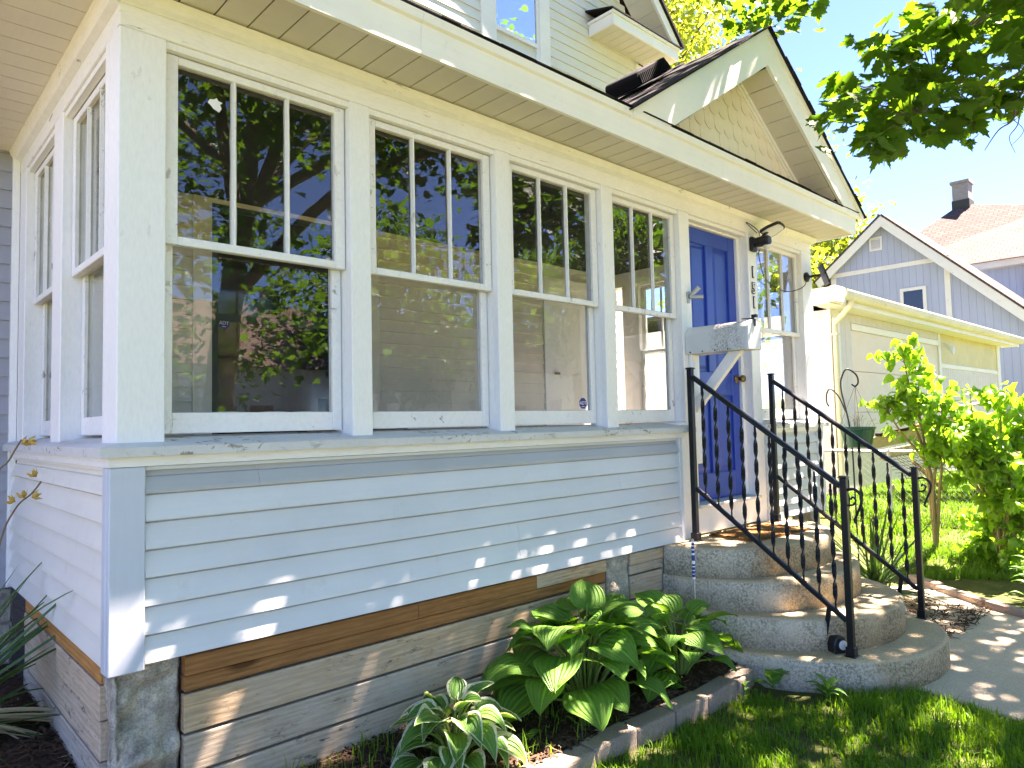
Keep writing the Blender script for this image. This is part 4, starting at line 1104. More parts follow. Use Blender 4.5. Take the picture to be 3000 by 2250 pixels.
# maple seedling, weeds
def maple_leaf_mesh(name, mat, fold=.15, curl=.15):
    pts = [(0, -.02), (.10, .04), (.30, -.02), (.34, .10), (.50, .16), (.40, .28), (.52, .46), (.36, .46), (.34, .56), (.20, .50), (.16, .66), (.20, .74), (.09, .76), (0, 1.0)]
    full = pts + [(-x, y) for x, y in pts[::-1][1:-1]]
    v = [(x, y, fold * abs(x) - curl * (y - .3) ** 2 - .25 * curl * x * x) for x, y in full] + [(0, .32, 0)]
    n = len(full); f = [(i, (i + 1) % n, n) for i in range(n)]
    return v, f
MLV, MLF = maple_leaf_mesh('leaf', 'maple')
def me_from(v, f, name, mat):
    me = bpy.data.meshes.new(name); me.from_pydata(v, [], f); me.materials.append(M[mat]); return me
WL = me_from(MLV, MLF, 'leaf', 'weed')
t = thing('seedling', 'bright green lobed-leaf seedling below the large hosta by the edging', 'seedling', (1.95, -.50, -.87))
rr = random.Random(2)
for k in range(16):
    p = Vector((1.95 + rr.uniform(-.12, .13), -.49 + rr.uniform(-.06, .05), -.86 + rr.uniform(.04, .12)))
    inst('leaf', WL, frame(p, (rr.uniform(-1, 1), rr.uniform(-1, .3), rr.uniform(-.1, .5)), s=rr.uniform(.045, .062)), t)
    MB().tube([(1.95, -.49, -.88), tuple(p)], .0018, 4).build('leaf_stem', 'stem_green', t)
weed_out = lambda v: .16 * math.sin(math.pi * v ** .8) + .004
WB = leaf_grid('leaf', 'weed', weed_out, 4, 7, .3, .7, .02)
WB2 = leaf_grid('leaf', 'weed', lambda v: .32 * math.sin(math.pi * min(1, v ** .7)) + .004, 4, 6, .2, .5, .02)
def weed(base, n, ln, label, seed, me=WB, el=(.4, 1.3)):
    t = thing('weed', label, 'weed', base, 'weeds by the steps and bed')
    rr = random.Random(seed)
    for k in range(n):
        az = k * 2.4 + rr.uniform(-.3, .3); e = rr.uniform(*el); h = rr.uniform(0, .06)
        inst('leaf', me, frame(Vector(base) + Vector((0, 0, h)), (math.cos(az) * math.cos(e), math.sin(az) * math.cos(e), math.sin(e)), s=ln * rr.uniform(.6, 1.1)), t)
    MB().tube([base, (base[0], base[1], base[2] + .07)], .004, 5).build('stem', 'stem_green', t)
weed((3.32, -1.06, -.965), 12, .15, 'tall narrow-leaved weed in front of the bottom step', 1)
weed((3.24, -.78, -.95), 6, .14, 'broad-leaved weed at the end of the edging bricks', 3, WB2, (.5, 1.2))
weed((3.05, -.70, -.955), 6, .05, 'tiny weed against the outer face of the edging bricks', 4, WB2)
weed((1.62, -.42, -.87), 9, .09, 'pale weed between the two kinds of hosta', 7, WB2, (.3, 1.0))
weed((2.62, -.52, -.87), 8, .07, 'small weed under the smaller plain hosta', 8, WB2, (.2, 1.0))

# lilac shrubs
lil = leaf_grid('leaf', 'lilac', lambda v: .36 * math.sin(math.pi * min(1, v ** .6)) ** .9 + .004, 2, 4, .35, .7, .0)
def scatter_leaves(me, mats_):
    """bake copies of a small mesh into arrays"""
    n = len(me.vertices); co = np.empty(n * 3); me.vertices.foreach_get('co', co); co = co.reshape(-1, 3)
    me.calc_loop_triangles(); tri = np.empty(len(me.loop_triangles) * 3, dtype=np.int32); me.loop_triangles.foreach_get('vertices', tri)
    V, F_ = [], []
    for k, mt_ in enumerate(mats_):
        a = np.array(mt_); V.append(co @ a[:3, :3].T + a[:3, 3]); F_.append(tri + k * n)
    return np.concatenate(V), np.concatenate(F_)
def shrub(base, stems_, leafn, size, label, seed, spread, parts=150, zlo=.35):
    t = thing('lilac_shrub', label, 'shrub', base)
    rr = random.Random(seed); base = Vector(base); tips = []
    for s_ in stems_:
        P = drape([base] + [Vector(p) for p in s_], 5)
        MB().tube(P, [max(.004, .022 * (1 - i / len(P)) ** .8) for i in range(len(P))], 6).build('stem', 'lilac_stem', t)
        L_ = len(P)
        for k in range(13):
            i0 = int(L_ * rr.uniform(zlo, .98)); p = P[min(i0, L_ - 1)]
            d = Vector((rr.uniform(-1, 1), rr.uniform(-1, 1), rr.uniform(-.1, .9))).normalized() * spread * rr.uniform(.4, 1)
            q = p + d; MB().tube([p, p + d * .5 + Vector((0, 0, .03)), q], [.005, .0035, .002], 4).build('twig', 'lilac_stem', t)
            tips += [(p, q)]
    mats_ = []
    for k in range(leafn):
        p, q = rr.choice(tips); c = p.lerp(q, rr.uniform(.25, 1.05)) + Vector((rr.gauss(0, .035), rr.gauss(0, .035), rr.gauss(0, .03)))
        d = Vector((rr.uniform(-1, 1), rr.uniform(-1, 1), rr.uniform(-1.1, .35)))
        mats_.append(frame(c, d, roll=rr.uniform(-1, 1), s=size * rr.uniform(.65, 1.2)))
    mats_.sort(key=lambda a: (a.translation - CAM).length)
    pick = set(range(0, min(parts * 2, leafn), 2))
    for k in pick: inst('leaf', lil, mats_[k], t)
    V, F_ = scatter_leaves(lil, [a for k, a in enumerate(mats_) if k not in pick])
    o = link('foliage', mesh_np('foliage', V, F_, 3, 'lilac'), None, t); o['kind'] = 'stuff'
    return t
gz = ground_z
shrub((7.86, -.30, gz(7.86, -.3) - .02), [[(7.62, -.36, -.1), (7.5, -.33, .45), (7.35, -.27, 1.0), (7.33, -.25, 1.30)], [(7.62, -.38, -.1), (7.6, -.5, .35), (7.5, -.52, .75)], [(7.6, -.36, -.0), (7.2, -.22, .45), (7.0, -.16, .72)], [(7.6, -.36, .0), (7.3, -.3, .6), (7.12, -.27, .95)], [(7.55, -.34, .2), (7.45, -.33, .7), (7.45, -.36, 1.1)], [(7.66, -.42, -.2), (7.5, -.5, .1), (7.35, -.5, .35)]],
      520, .120, 'tall slim lilac shrub with bright heart-shaped leaves in front of the wire fence', 5, .27, 150, .55)
shrub((7.88, -.90, gz(7.88, -.9) - .02), [[(7.8, -.85, -.2), (7.75, -.75, .45), (7.73, -.73, .85)], [(7.8, -1.0, -.2), (7.65, -1.0, .4), (7.6, -1.02, .78)], [(7.7, -.9, -.3), (7.5, -.75, .1), (7.5, -.66, .40)], [(7.8, -1.1, -.3), (7.8, -1.3, .2), (7.76, -1.35, .65)], [(7.6, -1.0, -.5), (7.46, -1.09, -.2), (7.4, -1.15, .10)], [(7.7, -.9, -.4), (7.45, -.85, -.1), (7.4, -.8, .18)], [(7.8, -1.0, -.3), (7.8, -1.15, .3), (7.76, -1.15, .68)], [(7.7, -1.1, -.5), (7.5, -1.5, -.3), (7.4, -1.6, .0)], [(7.8, -.8, -.3), (7.65, -.62, .2), (7.62, -.6, .6)]],
      2900, .110, 'dense round lilac shrub at the right edge of the lawn', 8, .55, 150, .03)
yw = thing('leafy_weed_clump', 'clump of tall leafy weeds at the corner of the lawn beside the path', 'weed clump', (6.62, -1.48, -.95))
rr = random.Random(4)
for k in range(60):
    az = rr.uniform(0, 6.28); h = rr.uniform(.0, .32); r_ = rr.uniform(0, .16)
    inst('leaf', WB, frame((6.62 + math.cos(az) * r_, -1.48 + math.sin(az) * r_, -.96 + h), (math.cos(az), math.sin(az), rr.uniform(-.1, 1.2)), s=rr.uniform(.10, .17)), yw)
for k in range(9): MB().tube([(6.62 + rr.uniform(-.08, .08), -1.48 + rr.uniform(-.08, .08), -.97), (6.62 + rr.uniform(-.15, .15), -1.48 + rr.uniform(-.15, .15), -.62)], .003, 4).build('stem', 'stem_green', yw)

# hook stand with a hanging pot
hk = thing('shepherd_hook', 'black double shepherd hook stand behind the far handrail', 'hook stand', (6.17, -.16, -.95))
MB().tube(drape([(6.17, -.15, -1.0), (6.16, -.15, -.2), (6.10, -.16, .45), (6.03, -.12, .86), (6.03, -.14, 1.0), (6.07, -.17, 1.05), (6.13, -.22, 1.0), (6.15, -.23, .93), (6.13, -.21, .89), (6.10, -.19, .91)], 6), .0075, 6).build('stake', 'black', hk, smooth=True)
MB().tube(drape([(6.08, -.13, .66), (6.04, -.09, .80), (5.99, -.04, .87), (5.95, -.02, .83), (5.94, -.02, .75), (5.96, -.03, .71)], 6), .0065, 6).build('side_hook', 'black', hk, smooth=True)
pt = thing('hanging_pot', 'dark green plastic hanging pot with dried stems', 'plant pot', (6.13, -.21, .33))
MB().lathe((6.13, -.21, .325), [(0, 0), (.10, 0), (.112, .012), (.148, .165), (.158, .170), (.158, .188), (.148, .188), (.12, .03), (0, .03)], 28).build('pot', 'green_pot', pt, smooth=False)
for k in range(4):
    a = k * 1.5708 + .5
    MB().tube([(6.13 + .15 * math.cos(a), -.21 + .15 * math.sin(a), .51), (6.125, -.21, .90)], .0016, 4).build('hanger_wire', 'plastic', pt)
rr = random.Random(6)
for k in range(26):
    a = rr.uniform(0, 6.28); r_ = rr.uniform(0, .10); e = rr.uniform(.08, .2)
    MB().tube([(6.13 + r_ * math.cos(a), -.21 + r_ * math.sin(a), .49), (6.13 + r_ * 1.5 * math.cos(a), -.21 + r_ * 1.5 * math.sin(a), .49 + e * .6), (6.13 + r_ * 2.0 * math.cos(a + .4), -.21 + r_ * 2.0 * math.sin(a + .4), .48 + e * .8)], .0014, 3).build('dry_stem', 'dry', pt)

# wire fence
fn = thing('wire_fence', 'sagging galvanised chain-link fence across the yard behind the lilac', 'fence', (8.5, .3, -.5))
FA, FB = Vector((7.55, 1.75, 0)), Vector((9.30, -1.10, 0)); fd = (FB - FA); fl = fd.length; fd.normalize()
top = [FA + fd * (fl * k / 12) + Vector((0, 0, .26 - .055 * math.sin(math.pi * k / 12) - .05 * k / 12)) for k in range(13)]
MB().tube(top, .018, 6).build('top_rail', 'wire', fn)
for k in (0, 6, 12):
    p = top[k]; MB().tube([(p.x, p.y, gz(p.x, p.y) - .1), (p.x, p.y, p.z + .03)], .022, 8).build('fence_post', 'wire', fn)
m = MB(); step = .075
k = -1.1
while k < fl:
    for sg in (1, -1):
        a, b = (k, k + 1.0) if sg > 0 else (k + 1.0, k)
        za, zb_ = -.75, .23
        def cl(u, z): return u, z
        u0, u1, z0, z1 = a, b, za, zb_
        lo, hi = max(0, min(u0, u1)), min(fl, max(u0, u1))
        if hi <= lo: continue
        f0 = (lo - u0) / (u1 - u0); f1 = (hi - u0) / (u1 - u0)
        p = FA + fd * lo + Vector((0, 0, z0 + (z1 - z0) * f0)); q = FA + fd * hi + Vector((0, 0, z0 + (z1 - z0) * f1))
        m.tube([p, q], .0016, 3, False)
    k += step
o = m.build('wire_mesh', 'wire', fn); o['kind'] = 'stuff'

# heap of old timber behind the fence
def beam(a, b, w, h, mat, label, name='timber_board'):
    a, b = Vector(a), Vector(b); d = (b - a).normalized(); s = d.cross(Vector((0, 0, 1))).normalized(); u = s.cross(d)
    cs = [(-w, -h), (w, -h), (w, h), (-w, h)]
    o = MB().prism([tuple(a + s * p + u * q) for p, q in cs], [tuple(b + s * p + u * q) for p, q in cs]).build(name, mat, bevel=.004)
    return tag(o, label, 'timber', 'old timber heap behind the fence')
beam((9.10, .78, .245), (10.25, -.45, .56), .02, .075, 'oldwood', 'long mossy board, uppermost of the tilted pair in the timber heap')
beam((9.22, .72, .09), (10.25, -.42, .36), .02, .06, 'oldwood', 'long mossy board, lower of the tilted pair in the timber heap')
beam((9.15, .70, .36), (9.45, .42, .44), .06, .02, 'roofing', 'short black shingle offcut lying on the tilted boards')
beam((9.46, .40, .45), (9.66, .22, .50), .05, .02, 'brown', 'short brown block lying on the tilted boards')
beam((9.66, .22, .49), (9.95, -.05, .60), .06, .025, 'roofing', 'second black shingle offcut, farther up the tilted boards')
beam((9.35, .25, .62), (10.2, -.55, .80), .10, .012, 'tan', 'wide weathered board tilted across the top of the timber heap')
beam((9.30, .62, -.30), (9.55, .45, -.9), .03, .03, 'oldwood', 'leaning post under the lower end of the timber heap')
beam((9.50, .40, .0), (9.95, -.25, -.85), .03, .02, 'brown', 'reddish board leaning against the timber heap')
beam((9.9, -.1, .1), (10.1, -.5, -.9), .05, .05, 'greyw', 'grey leaning post at the right of the timber heap')
t = thing('wire_cage', 'crumpled panel of dark wire netting in the timber heap', 'wire netting', (9.5, .3, -.1))
m = MB()
for k in range(26):
    u = k / 25
    m.tube([(9.2 + .8 * u, .7 - .9 * u, .06 + .1 * u), (9.25 + .8 * u, .45 - .9 * u, -.10 + .12 * u), (9.3 + .8 * u, .35 - .9 * u, -.40 + .1 * u)], .004, 3, False)
for k in range(12):
    v = k / 11; f = lambda u: (9.2 + .8 * u + .1 * v, .7 - .9 * u - .35 * v, .06 + .1 * u - .44 * v)
    m.tube([f(0), f(.5), f(1)], .004, 3, False)
o = m.build('netting', 'bark', t); o['kind'] = 'stuff'

# ------------------------------------------------------------------ neighbour's garage
ga = thing('garage', 'low white garage with stained gutter, wide door and yellow upper panel', 'garage', (13, 2.5, -.45))
GY = 1.15; GZ0 = -.50
def gpart(mb, name, mat, parent=ga, **k): return mb.build(name, mat, parent, **k)
gpart(MB().box(8.93, 17.64, GY + .03, 6.5, GZ0, 2.06), 'wall', 'garage')
gpart(MB().box(8.60, 18.2, .90, 6.8, 2.20, 2.26), 'roof', 'roofing')
x = 9.22
while x < 13.45:      # grooved boards beside and above the door
    b = min(x + .196, 13.46)
    if b <= 9.56: gpart(MB().box(x, b, GY, GY + .029, GZ0, 2.06), 'wall_board', 'garage', bevel=.004)
    else: gpart(MB().box(x, b, GY, GY + .029, 1.93, 2.06) if x > 9.5 else MB().box(x, b, GY, GY + .029, GZ0, 2.06), 'wall_board', 'garage', bevel=.004)
    x += .2
x = 13.60
while x < 17.4:
    gpart(MB().box(x, x + .125, GY, GY + .029, GZ0, 1.44), 'wall_board', 'garage', bevel=.003); x += .13
gpart(MB().box(8.90, 9.20, GY - .02, GY + .029, GZ0, 2.06), 'corner_board', 'garage_trim', bevel=.004)
gpart(MB().box(17.42, 17.66, GY - .02, GY + .029, GZ0, 2.06), 'corner_board', 'garage_trim', bevel=.004)
gpart(MB().box(13.47, 13.59, GY - .012, GY + .029, GZ0, 2.06), 'trim_board', 'garage_trim', bevel=.004)
gpart(MB().box(9.62, 13.46, GY - .012, GY + .0285, 1.83, 1.925), 'door_header', 'garage_trim', bevel=.004)
gpart(MB().box(13.591, 17.419, GY - .012, GY + .0285, 1.442, 1.52), 'trim_board', 'garage_trim', bevel=.004)
gpart(MB().box(13.591, 17.419, GY + .002, GY + .0285, 1.5205, 2.06), 'yellow_panel', 'fibre')
for k in range(4):
    z0 = GZ0 + k * (1.83 - GZ0) / 4
    gpart(MB().box(9.62, 13.46, GY + .012, GY + .0285, z0 + .004, z0 + (1.83 - GZ0) / 4 - .002), 'door_panel', 'garage_door', bevel=.006)
# eave: soffit board, fascia, gutter profile, downspout
gpart(MB().box(8.62, 18.1, .88, GY + .02, 2.061, 2.075), 'soffit', 'garage_trim')
gpart(MB().box(8.60, 18.12, .862, .879, 2.05, 2.20), 'fascia', 'garage_trim')
P = [(.861, 2.235), (.861, 2.12), (.84, 2.11), (.79, 2.12), (.765, 2.16), (.755, 2.22), (.760, 2.235), (.770, 2.225), (.778, 2.16), (.80, 2.132), (.85, 2.128)]
gpart(MB().prism([(8.55, y, z) for y, z in P], [(18.15, y, z) for y, z in P]), 'gutter', 'gutter')
for k in range(14):
    gpart(MB().box(8.9 + .66 * k, 8.93 + .66 * k, .757, .86, 2.228, 2.238), 'gutter_strap', 'gutter')
gpart(MB().box(8.30, 8.599, .88, 1.10, 2.04, 2.25).box(8.30, 8.599, .80, .879, 2.06, 2.26), 'eave_end', 'garage_trim', bevel=.004)
gpart(MB().tube(drape([(8.78, .81, 2.12), (8.78, .83, 2.04), (8.86, .98, 1.93), (8.93, 1.08, 1.86), (8.935, 1.09, 1.74), (8.94, 1.09, -.45)], 5), .038, 8), 'downspout', 'gutter', smooth=True)
gpart(MB().box(8.886, 8.994, 1.045, 1.135, 1.70, 1.73), 'downspout_strap', 'gutter')
gl = MB(lambda x, y, z: (13.62 + x, GY - .05 - z * .7, 1.86 + y - z * .6)).lathe((0, 0, 0), [(0, 0), (.03, 0), (.05, .10), (.09, .22), (.0, .20)], 12)
gpart(gl, 'flood_lamp', 'garage_trim', smooth=True)

# ------------------------------------------------------------------ blue house beyond the garage
bh = thing('blue_house', 'blue-grey gabled house with white rake boards and pink shingle roof behind the garage', 'house', (28, 4, -.9))
XB = 24.0
def bpart(mb, name, mat, parent=bh, **k): return mb.build(name, mat, parent, **k)
PK = (5.475, 7.07)
prof_b = [(PK[0], PK[1] - .10), (7.25, 5.55), (7.25, -.9), (-1.4, -.9), (-1.4, .38)]
bpart(MB().prism([(XB, y, z) for y, z in prof_b], [(XB + 3.5, y, z) for y, z in prof_b]), 'wall', 'bluewall')
def rk(y0, z0, y1, z1, w, name, mat, x0, x1, up=0):
    d = Vector((0, y1 - y0, z1 - z0)).normalized(); n = Vector((0, -d.z, d.y));  n = n if n.z > 0 else -n
    P = [Vector((0, y0, z0)) + n * up, Vector((0, y1, z1)) + n * up, Vector((0, y1, z1)) + n * (up - w), Vector((0, y0, z0)) + n * (up - w)]
    bpart(MB().prism([(x0, p.y, p.z) for p in P], [(x1, p.y, p.z) for p in P]), name, mat)
rk(PK[0], PK[1] + .03, 7.70, 5.25, .26, 'rake_board', 'garage_trim', XB - .32, XB - .28)
rk(PK[0], PK[1] + .03, -1.8, .06, .26, 'rake_board', 'garage_trim', XB - .325, XB - .275)
rk(PK[0], PK[1] + .05, 7.75, 5.23, .06, 'gable_roof', 'pinkroof', XB - .34, XB + 4, .05)
rk(PK[0], PK[1] + .05, -1.85, .03, .06, 'gable_roof', 'pinkroof', XB - .34, XB + 4, .05)
rk(PK[0] + .2, PK[1] - .28, 7.62, 5.14, .03, 'soffit', 'garage_trim', XB - .28, XB - .001)
rk(PK[0] - .2, PK[1] - .28, -1.7, -.02, .03, 'soffit', 'garage_trim', XB - .28, XB - .001)
bpart(MB().box(XB - .03, XB - .001, 3.80, 7.26, 5.36, 5.50), 'trim_board', 'garage_trim')
bpart(MB().box(XB - .032, XB - .001, 3.66, 3.82, 2.2, 5.52), 'trim_board', 'garage_trim')
bpart(MB().box(XB - .03, XB - .001, 7.10, 7.27, 2.0, 5.35), 'corner_board', 'garage_trim')
w = bpart(MB().box(XB - .05, XB - .001, 4.34, 4.44, 3.78, 4.66).box(XB - .05, XB - .001, 5.00, 5.10, 3.78, 4.66).box(XB - .05, XB - .001, 4.4405, 4.9995, 4.56, 4.66).box(XB - .05, XB - .001, 4.4405, 4.9995, 3.78, 3.88), 'window', 'garage_trim')
MB().box(XB - .03, XB - .02, 4.44, 5.0, 3.88, 4.56).build('pane', 'dark_glass', w)
v = bpart(MB().box(XB - .04, XB - .001, 5.56, 5.62, 6.05, 6.50).box(XB - .04, XB - .001, 5.90, 5.96, 6.05, 6.50).box(XB - .04, XB - .001, 5.6205, 5.8995, 6.05, 6.11).box(XB - .04, XB - .001, 5.6205, 5.8995, 6.44, 6.50), 'vent', 'garage_trim')
for k in range(6): MB().prism([(XB - .03, 5.62, 6.12 + .054 * k), (XB - .03, 5.90, 6.12 + .054 * k), (XB - .005, 5.90, 6.16 + .054 * k), (XB - .005, 5.62, 6.16 + .054 * k)], [(XB - .03, 5.62, 6.13 + .054 * k), (XB - .03, 5.90, 6.13 + .054 * k), (XB - .005, 5.90, 6.17 + .054 * k), (XB - .005, 5.62, 6.17 + .054 * k)]).build('slat', 'garage_trim', v)
# taller main block with a hipped roof and chimney
bpart(MB().box(29.2, 40, -2.5, 8.2, -.9, 5.75), 'wall', 'bluewall')
bpart(MB().box(28.8, 40.4, -2.9, 8.6, 5.75, 5.98), 'eave_fascia', 'garage_trim')
ap = (35.0, 6.0, 9.85); ap2 = (35.0, -.5, 9.2)
rf = bpy.data.meshes.new('hip_roof')
rv = [(28.7, 8.7, 5.985), (28.7, -3.0, 5.985), (40.5, -3.0, 5.985), (40.5, 8.7, 5.985), ap, (35.0, 2.6, 9.0), (33.5, -3.0, 8.2)]
rf.from_pydata(rv, [], [(0, 1, 5, 4), (1, 6, 5), (1, 2, 6), (2, 5, 6), (2, 3, 4, 5), (3, 0, 4)])
ul = rf.uv_layers.new(name='UVMap')
for lp in rf.loops:
    c = rf.vertices[lp.vertex_index].co; ul.data[lp.index].uv = (c.y, c.z * 1.35)
link('hip_roof', rf, 'pinkroof', bh)
ch = bpart(MB().box(34.75, 35.45, 5.62, 6.24, 9.2, 10.72), 'chimney', 'brick_red')
MB().box(34.69, 35.51, 5.56, 6.30, 10.7205, 10.84).build('chimney_cap', 'brick_red', ch)
MB().box(34.72, 35.48, 5.59, 6.27, 9.2, 9.98).build('flashing', 'asphalt', ch)
for ob in bh.children:
    if ob.name.startswith('gable_roof'):
        me = ob.data; ul = me.uv_layers.new(name='UVMap')
        for lp in me.loops: c = me.vertices[lp.vertex_index].co; ul.data[lp.index].uv = (c.x, c.y * 1.4)

# ------------------------------------------------------------------ trees
def tree(name, label, base, h, crown, nleaf, lsize, lmat, seed, trunk_r=.25, clumps=60, group=None, leafmesh='quad'):
    """crown = (cx, cy, cz, rx, ry, rz)"""
    t = thing(name, label, 'tree', base, group)
    rr = random.Random(seed); nr = np.random.default_rng(seed)
    base = Vector(base); C = Vector(crown[:3]); Rr = Vector(crown[3:])
    topp = Vector((C.x, C.y, C.z + Rr.z * .6))
    tp_ = drape([base, base.lerp(topp, .35) + Vector((rr.uniform(-.3, .3), rr.uniform(-.3, .3), 0)), topp], 6)
    MB().tube(tp_, [trunk_r * (1 - .85 * i / len(tp_)) for i in range(len(tp_))], 9).build('trunk', 'bark', t, smooth=True)
    cl_ = []
    lim = MB()
    for k in range(clumps):
        while True:
            d = Vector((rr.uniform(-1, 1), rr.uniform(-1, 1), rr.uniform(-1, 1)))
            if .25 < d.length < 1: break
        d = d * (1 / max(d.length, .4)) ** .5
        c = C + Vector((d.x * Rr.x, d.y * Rr.y, d.z * Rr.z)); cl_.append(c)
        p = tp_[min(len(tp_) - 1, int(len(tp_) * rr.uniform(.4, .95)))]
        lim.tube(drape([p, p.lerp(c, .5) + Vector((0, 0, .25)), c], 3), [trunk_r * .28 * (1 - .8 * i / 6) for i in range(7)], 5)
    lim.build('limbs', 'bark', t)
    idx = nr.integers(0, clumps, nleaf)
    cc = np.array([tuple(c) for c in cl_])[idx]
    sp = float(min(Rr)) * .30
    off = nr.normal(0, sp, (nleaf, 3)); off[:, 2] *= .65
    pos = cc + off
    a = nr.normal(0, 1, (nleaf, 3)); a /= np.linalg.norm(a, axis=1)[:, None]
    b = nr.normal(0, 1, (nleaf, 3)); b -= a * (a * b).sum(1)[:, None]; b /= np.linalg.norm(b, axis=1)[:, None]
    s = (lsize * nr.uniform(.6, 1.2, nleaf))[:, None]
    nn_ = np.cross(a, b)
    V = np.stack([pos - a * s, pos - b * s * .45 + nn_ * s * .12, pos + a * s, pos + b * s * .45 + nn_ * s * .12], 1).reshape(-1, 3)
    o = link('crown', mesh_np('crown', V, np.arange(nleaf * 4), 4, lmat), None, t); o['kind'] = 'stuff'
    return t
tree('spring_tree', 'tall pale yellow-green tree rising behind the upper storey of the house', (17.6, 11.5, -.9), 14, (17.6, 11.0, 12.5, 3.4, 3.4, 4.6), 15000, .16, 'spring', 3, .3, 70, 'trees in the yards behind')
tree('spring_tree', 'pale feathery tree seen between the porch gable and the blue house', (30.0, 11.6, -.9), 12, (30.0, 11.4, 8.4, 2.3, 2.3, 4.3), 9000, .16, 'spring', 7, .25, 60, 'trees in the yards behind')
tree('spring_tree', 'low bright tree behind the porch corner and garage roof', (24.5, 10.9, -.9), 8, (24.5, 10.6, 5.4, 2.2, 2.0, 2.6), 7000, .16, 'spring', 9, .2, 40, 'trees in the yards behind')

# the street maple whose boughs hang over the path and the front of the porch
mp = thing('maple_tree', 'large maple whose dark leafy boughs hang into the top right of the view', 'tree', (3.4, -8.2, -.95))
rr = random.Random(21)
MB().tube(drape([(3.4, -8.2, -1.1), (3.45, -8.1, .6), (3.6, -8.0, 2.4), (3.8, -7.8, 4.6), (4.0, -7.6, 7.5)], 6), [.36, .30, .28, .27, .26, .25, .24, .23, .22, .22, .21, .20, .19, .18, .17, .16, .15, .14, .13, .12, .11, .10, .09, .08, .07], 12).build('trunk', 'bark', mp, smooth=True)
def limb(pts, r0, r1, n=6):
    P = drape(pts, 6); MB().tube(P, [r0 + (r1 - r0) * i / (len(P) - 1) for i in range(len(P))], n).build('limb', 'bark', mp, smooth=True)
limb([(3.6, -8.0, 2.6), (4.4, -6.2, 4.0), (5.2, -4.2, 4.4), (5.3, -2.8, 3.9), (4.6, -2.1, 3.36), (4.38, -1.87, 3.12), (4.16, -1.65, 2.86), (4.07, -1.55, 2.63), (4.02, -1.48, 2.38)], .11, .006)
limb([(5.25, -3.3, 4.1), (5.1, -2.5, 3.2), (4.82, -2.13, 2.91), (4.59, -1.9, 2.73), (4.42, -1.73, 2.59), (4.28, -1.6, 2.48), (4.11, -1.44, 2.49)], .035, .004)
limb([(4.9, -2.4, 3.1), (4.5, -2.2, 2.8), (4.24, -2.12, 2.65), (4.1, -1.96, 2.4), (4.07, -1.93, 2.27), (4.01, -1.87, 2.21), (3.96, -1.81, 2.1)], .012, .002, 5)
limb([(4.1, -1.96, 2.4), (4.09, -1.95, 2.25), (4.06, -1.91, 2.17), (4.08, -1.93, 2.08)], .004, .0015, 4)
limb([(4.07, -1.93, 2.27), (4.10, -1.97, 2.2), (4.05, -1.92, 2.12)], .003, .0012, 4)
limb([(3.6, -8.0, 3.2), (4.0, -6.0, 5.6), (4.6, -3.6, 6.4), (5.4, -1.6, 6.2), (5.8, -.3, 5.5), (5.8, .2, 4.7)], .12, .008)
limb([(3.7, -7.9, 3.6), (2.6, -6.0, 5.2), (1.8, -4.2, 6.0), (1.6, -2.6, 6.2)], .11, .01)
limb([(3.7, -7.9, 4.0), (5.6, -6.4, 5.4), (7.4, -4.6, 5.9), (8.4, -3.4, 5.6)], .11, .01)
limb([(3.8, -7.8, 4.4), (2.6, -9.2, 6.2), (1.5, -10, 7.0)], .10, .01)
limb([(3.8, -7.8, 4.0), (5.5, -9, 6.0), (7, -10, 6.6)], .10, .01)
FR = [(3.62, -1.79, 2.23), (3.77, -2.06, 2.76), (3.6, -1.66, 2.74), (3.49, -1.75, 2.36), (4.18, -1.23, 2.38), (4.18, -1.84, 2.97), (4.36, -1.64, 3.17), (3.44, -1.75, 2.24), (4.29, -1.95, 2.82), (4.19, -1.27, 2.73), (3.93, -1.41, 2.91), (4.18, -1.88, 2.62), (3.75, -1.43, 2.65), (3.68, -1.89, 2.85), (3.98, -2.1, 2.91), (3.47, -1.57, 2.41), (3.55, -1.35, 2.34), (3.86, -1.62, 2.32), (3.98, -1.08, 2.57), (3.45, -1.53, 2.09), (3.73, -1.7, 2.7), (3.62, -1.58, 2.79), (3.67, -1.74, 2.18), (3.68, -1.61, 2.62), (3.96, -1.96, 2.86), (3.62, -1.26, 2.3), (3.84, -2.1, 2.45), (4.29, -1.3, 2.54), (4.07, -1.85, 2.38), (4.31, -1.31, 2.63), (4.32, -1.66, 2.65), (3.91, -1.29, 2.56), (3.9, -1.54, 2.31), (4.71, -1.66, 2.49), (3.71, -1.84, 2.25), (4.43, -1.79, 2.63), (3.88, -1.79, 2.62), (4.1, -1.47, 2.57), (4.34, -1.66, 3.24), (3.39, -1.51, 2.57), (3.72, -1.77, 2.64), (3.76, -2.06, 2.85), (3.32, -1.33, 2.46), (3.39, -1.61, 2.51), (3.94, -1.71, 2.83), (4.39, -1.37, 3.08), (4.06, -1.88, 2.82), (4.19, -2.06, 2.74), (4.03, -1.69, 2.65), (4.07, -1.97, 2.49), (4.15, -1.44, 2.68), (4.41, -1.7, 2.6), (3.42, -1.5, 2.18), (3.44, -1.42, 2.22), (3.69, -1.08, 2.51), (4.8, -1.8, 3.16), (4.03, -1.48, 3.07), (4.29, -1.99, 2.72), (4.12, -1.09, 2.74), (3.42, -1.76, 2.73), (3.13, -1.38, 2.29), (4.0, -1.26, 2.97), (4.17, -1.89, 2.45), (3.66, -1.91, 2.51)]
FR2 = [(5.52, 0.54, 4.74), (5.9, 0.55, 4.76), (5.79, 0.28, 4.62), (5.79, 0.14, 4.69), (5.48, 0.24, 4.35), (5.7, 0.0, 4.49), (5.8, 0.58, 4.59), (5.79, 0.23, 4.84), (6.22, 0.19, 4.97), (5.29, 0.36, 4.72), (5.89, -0.04, 4.49)]
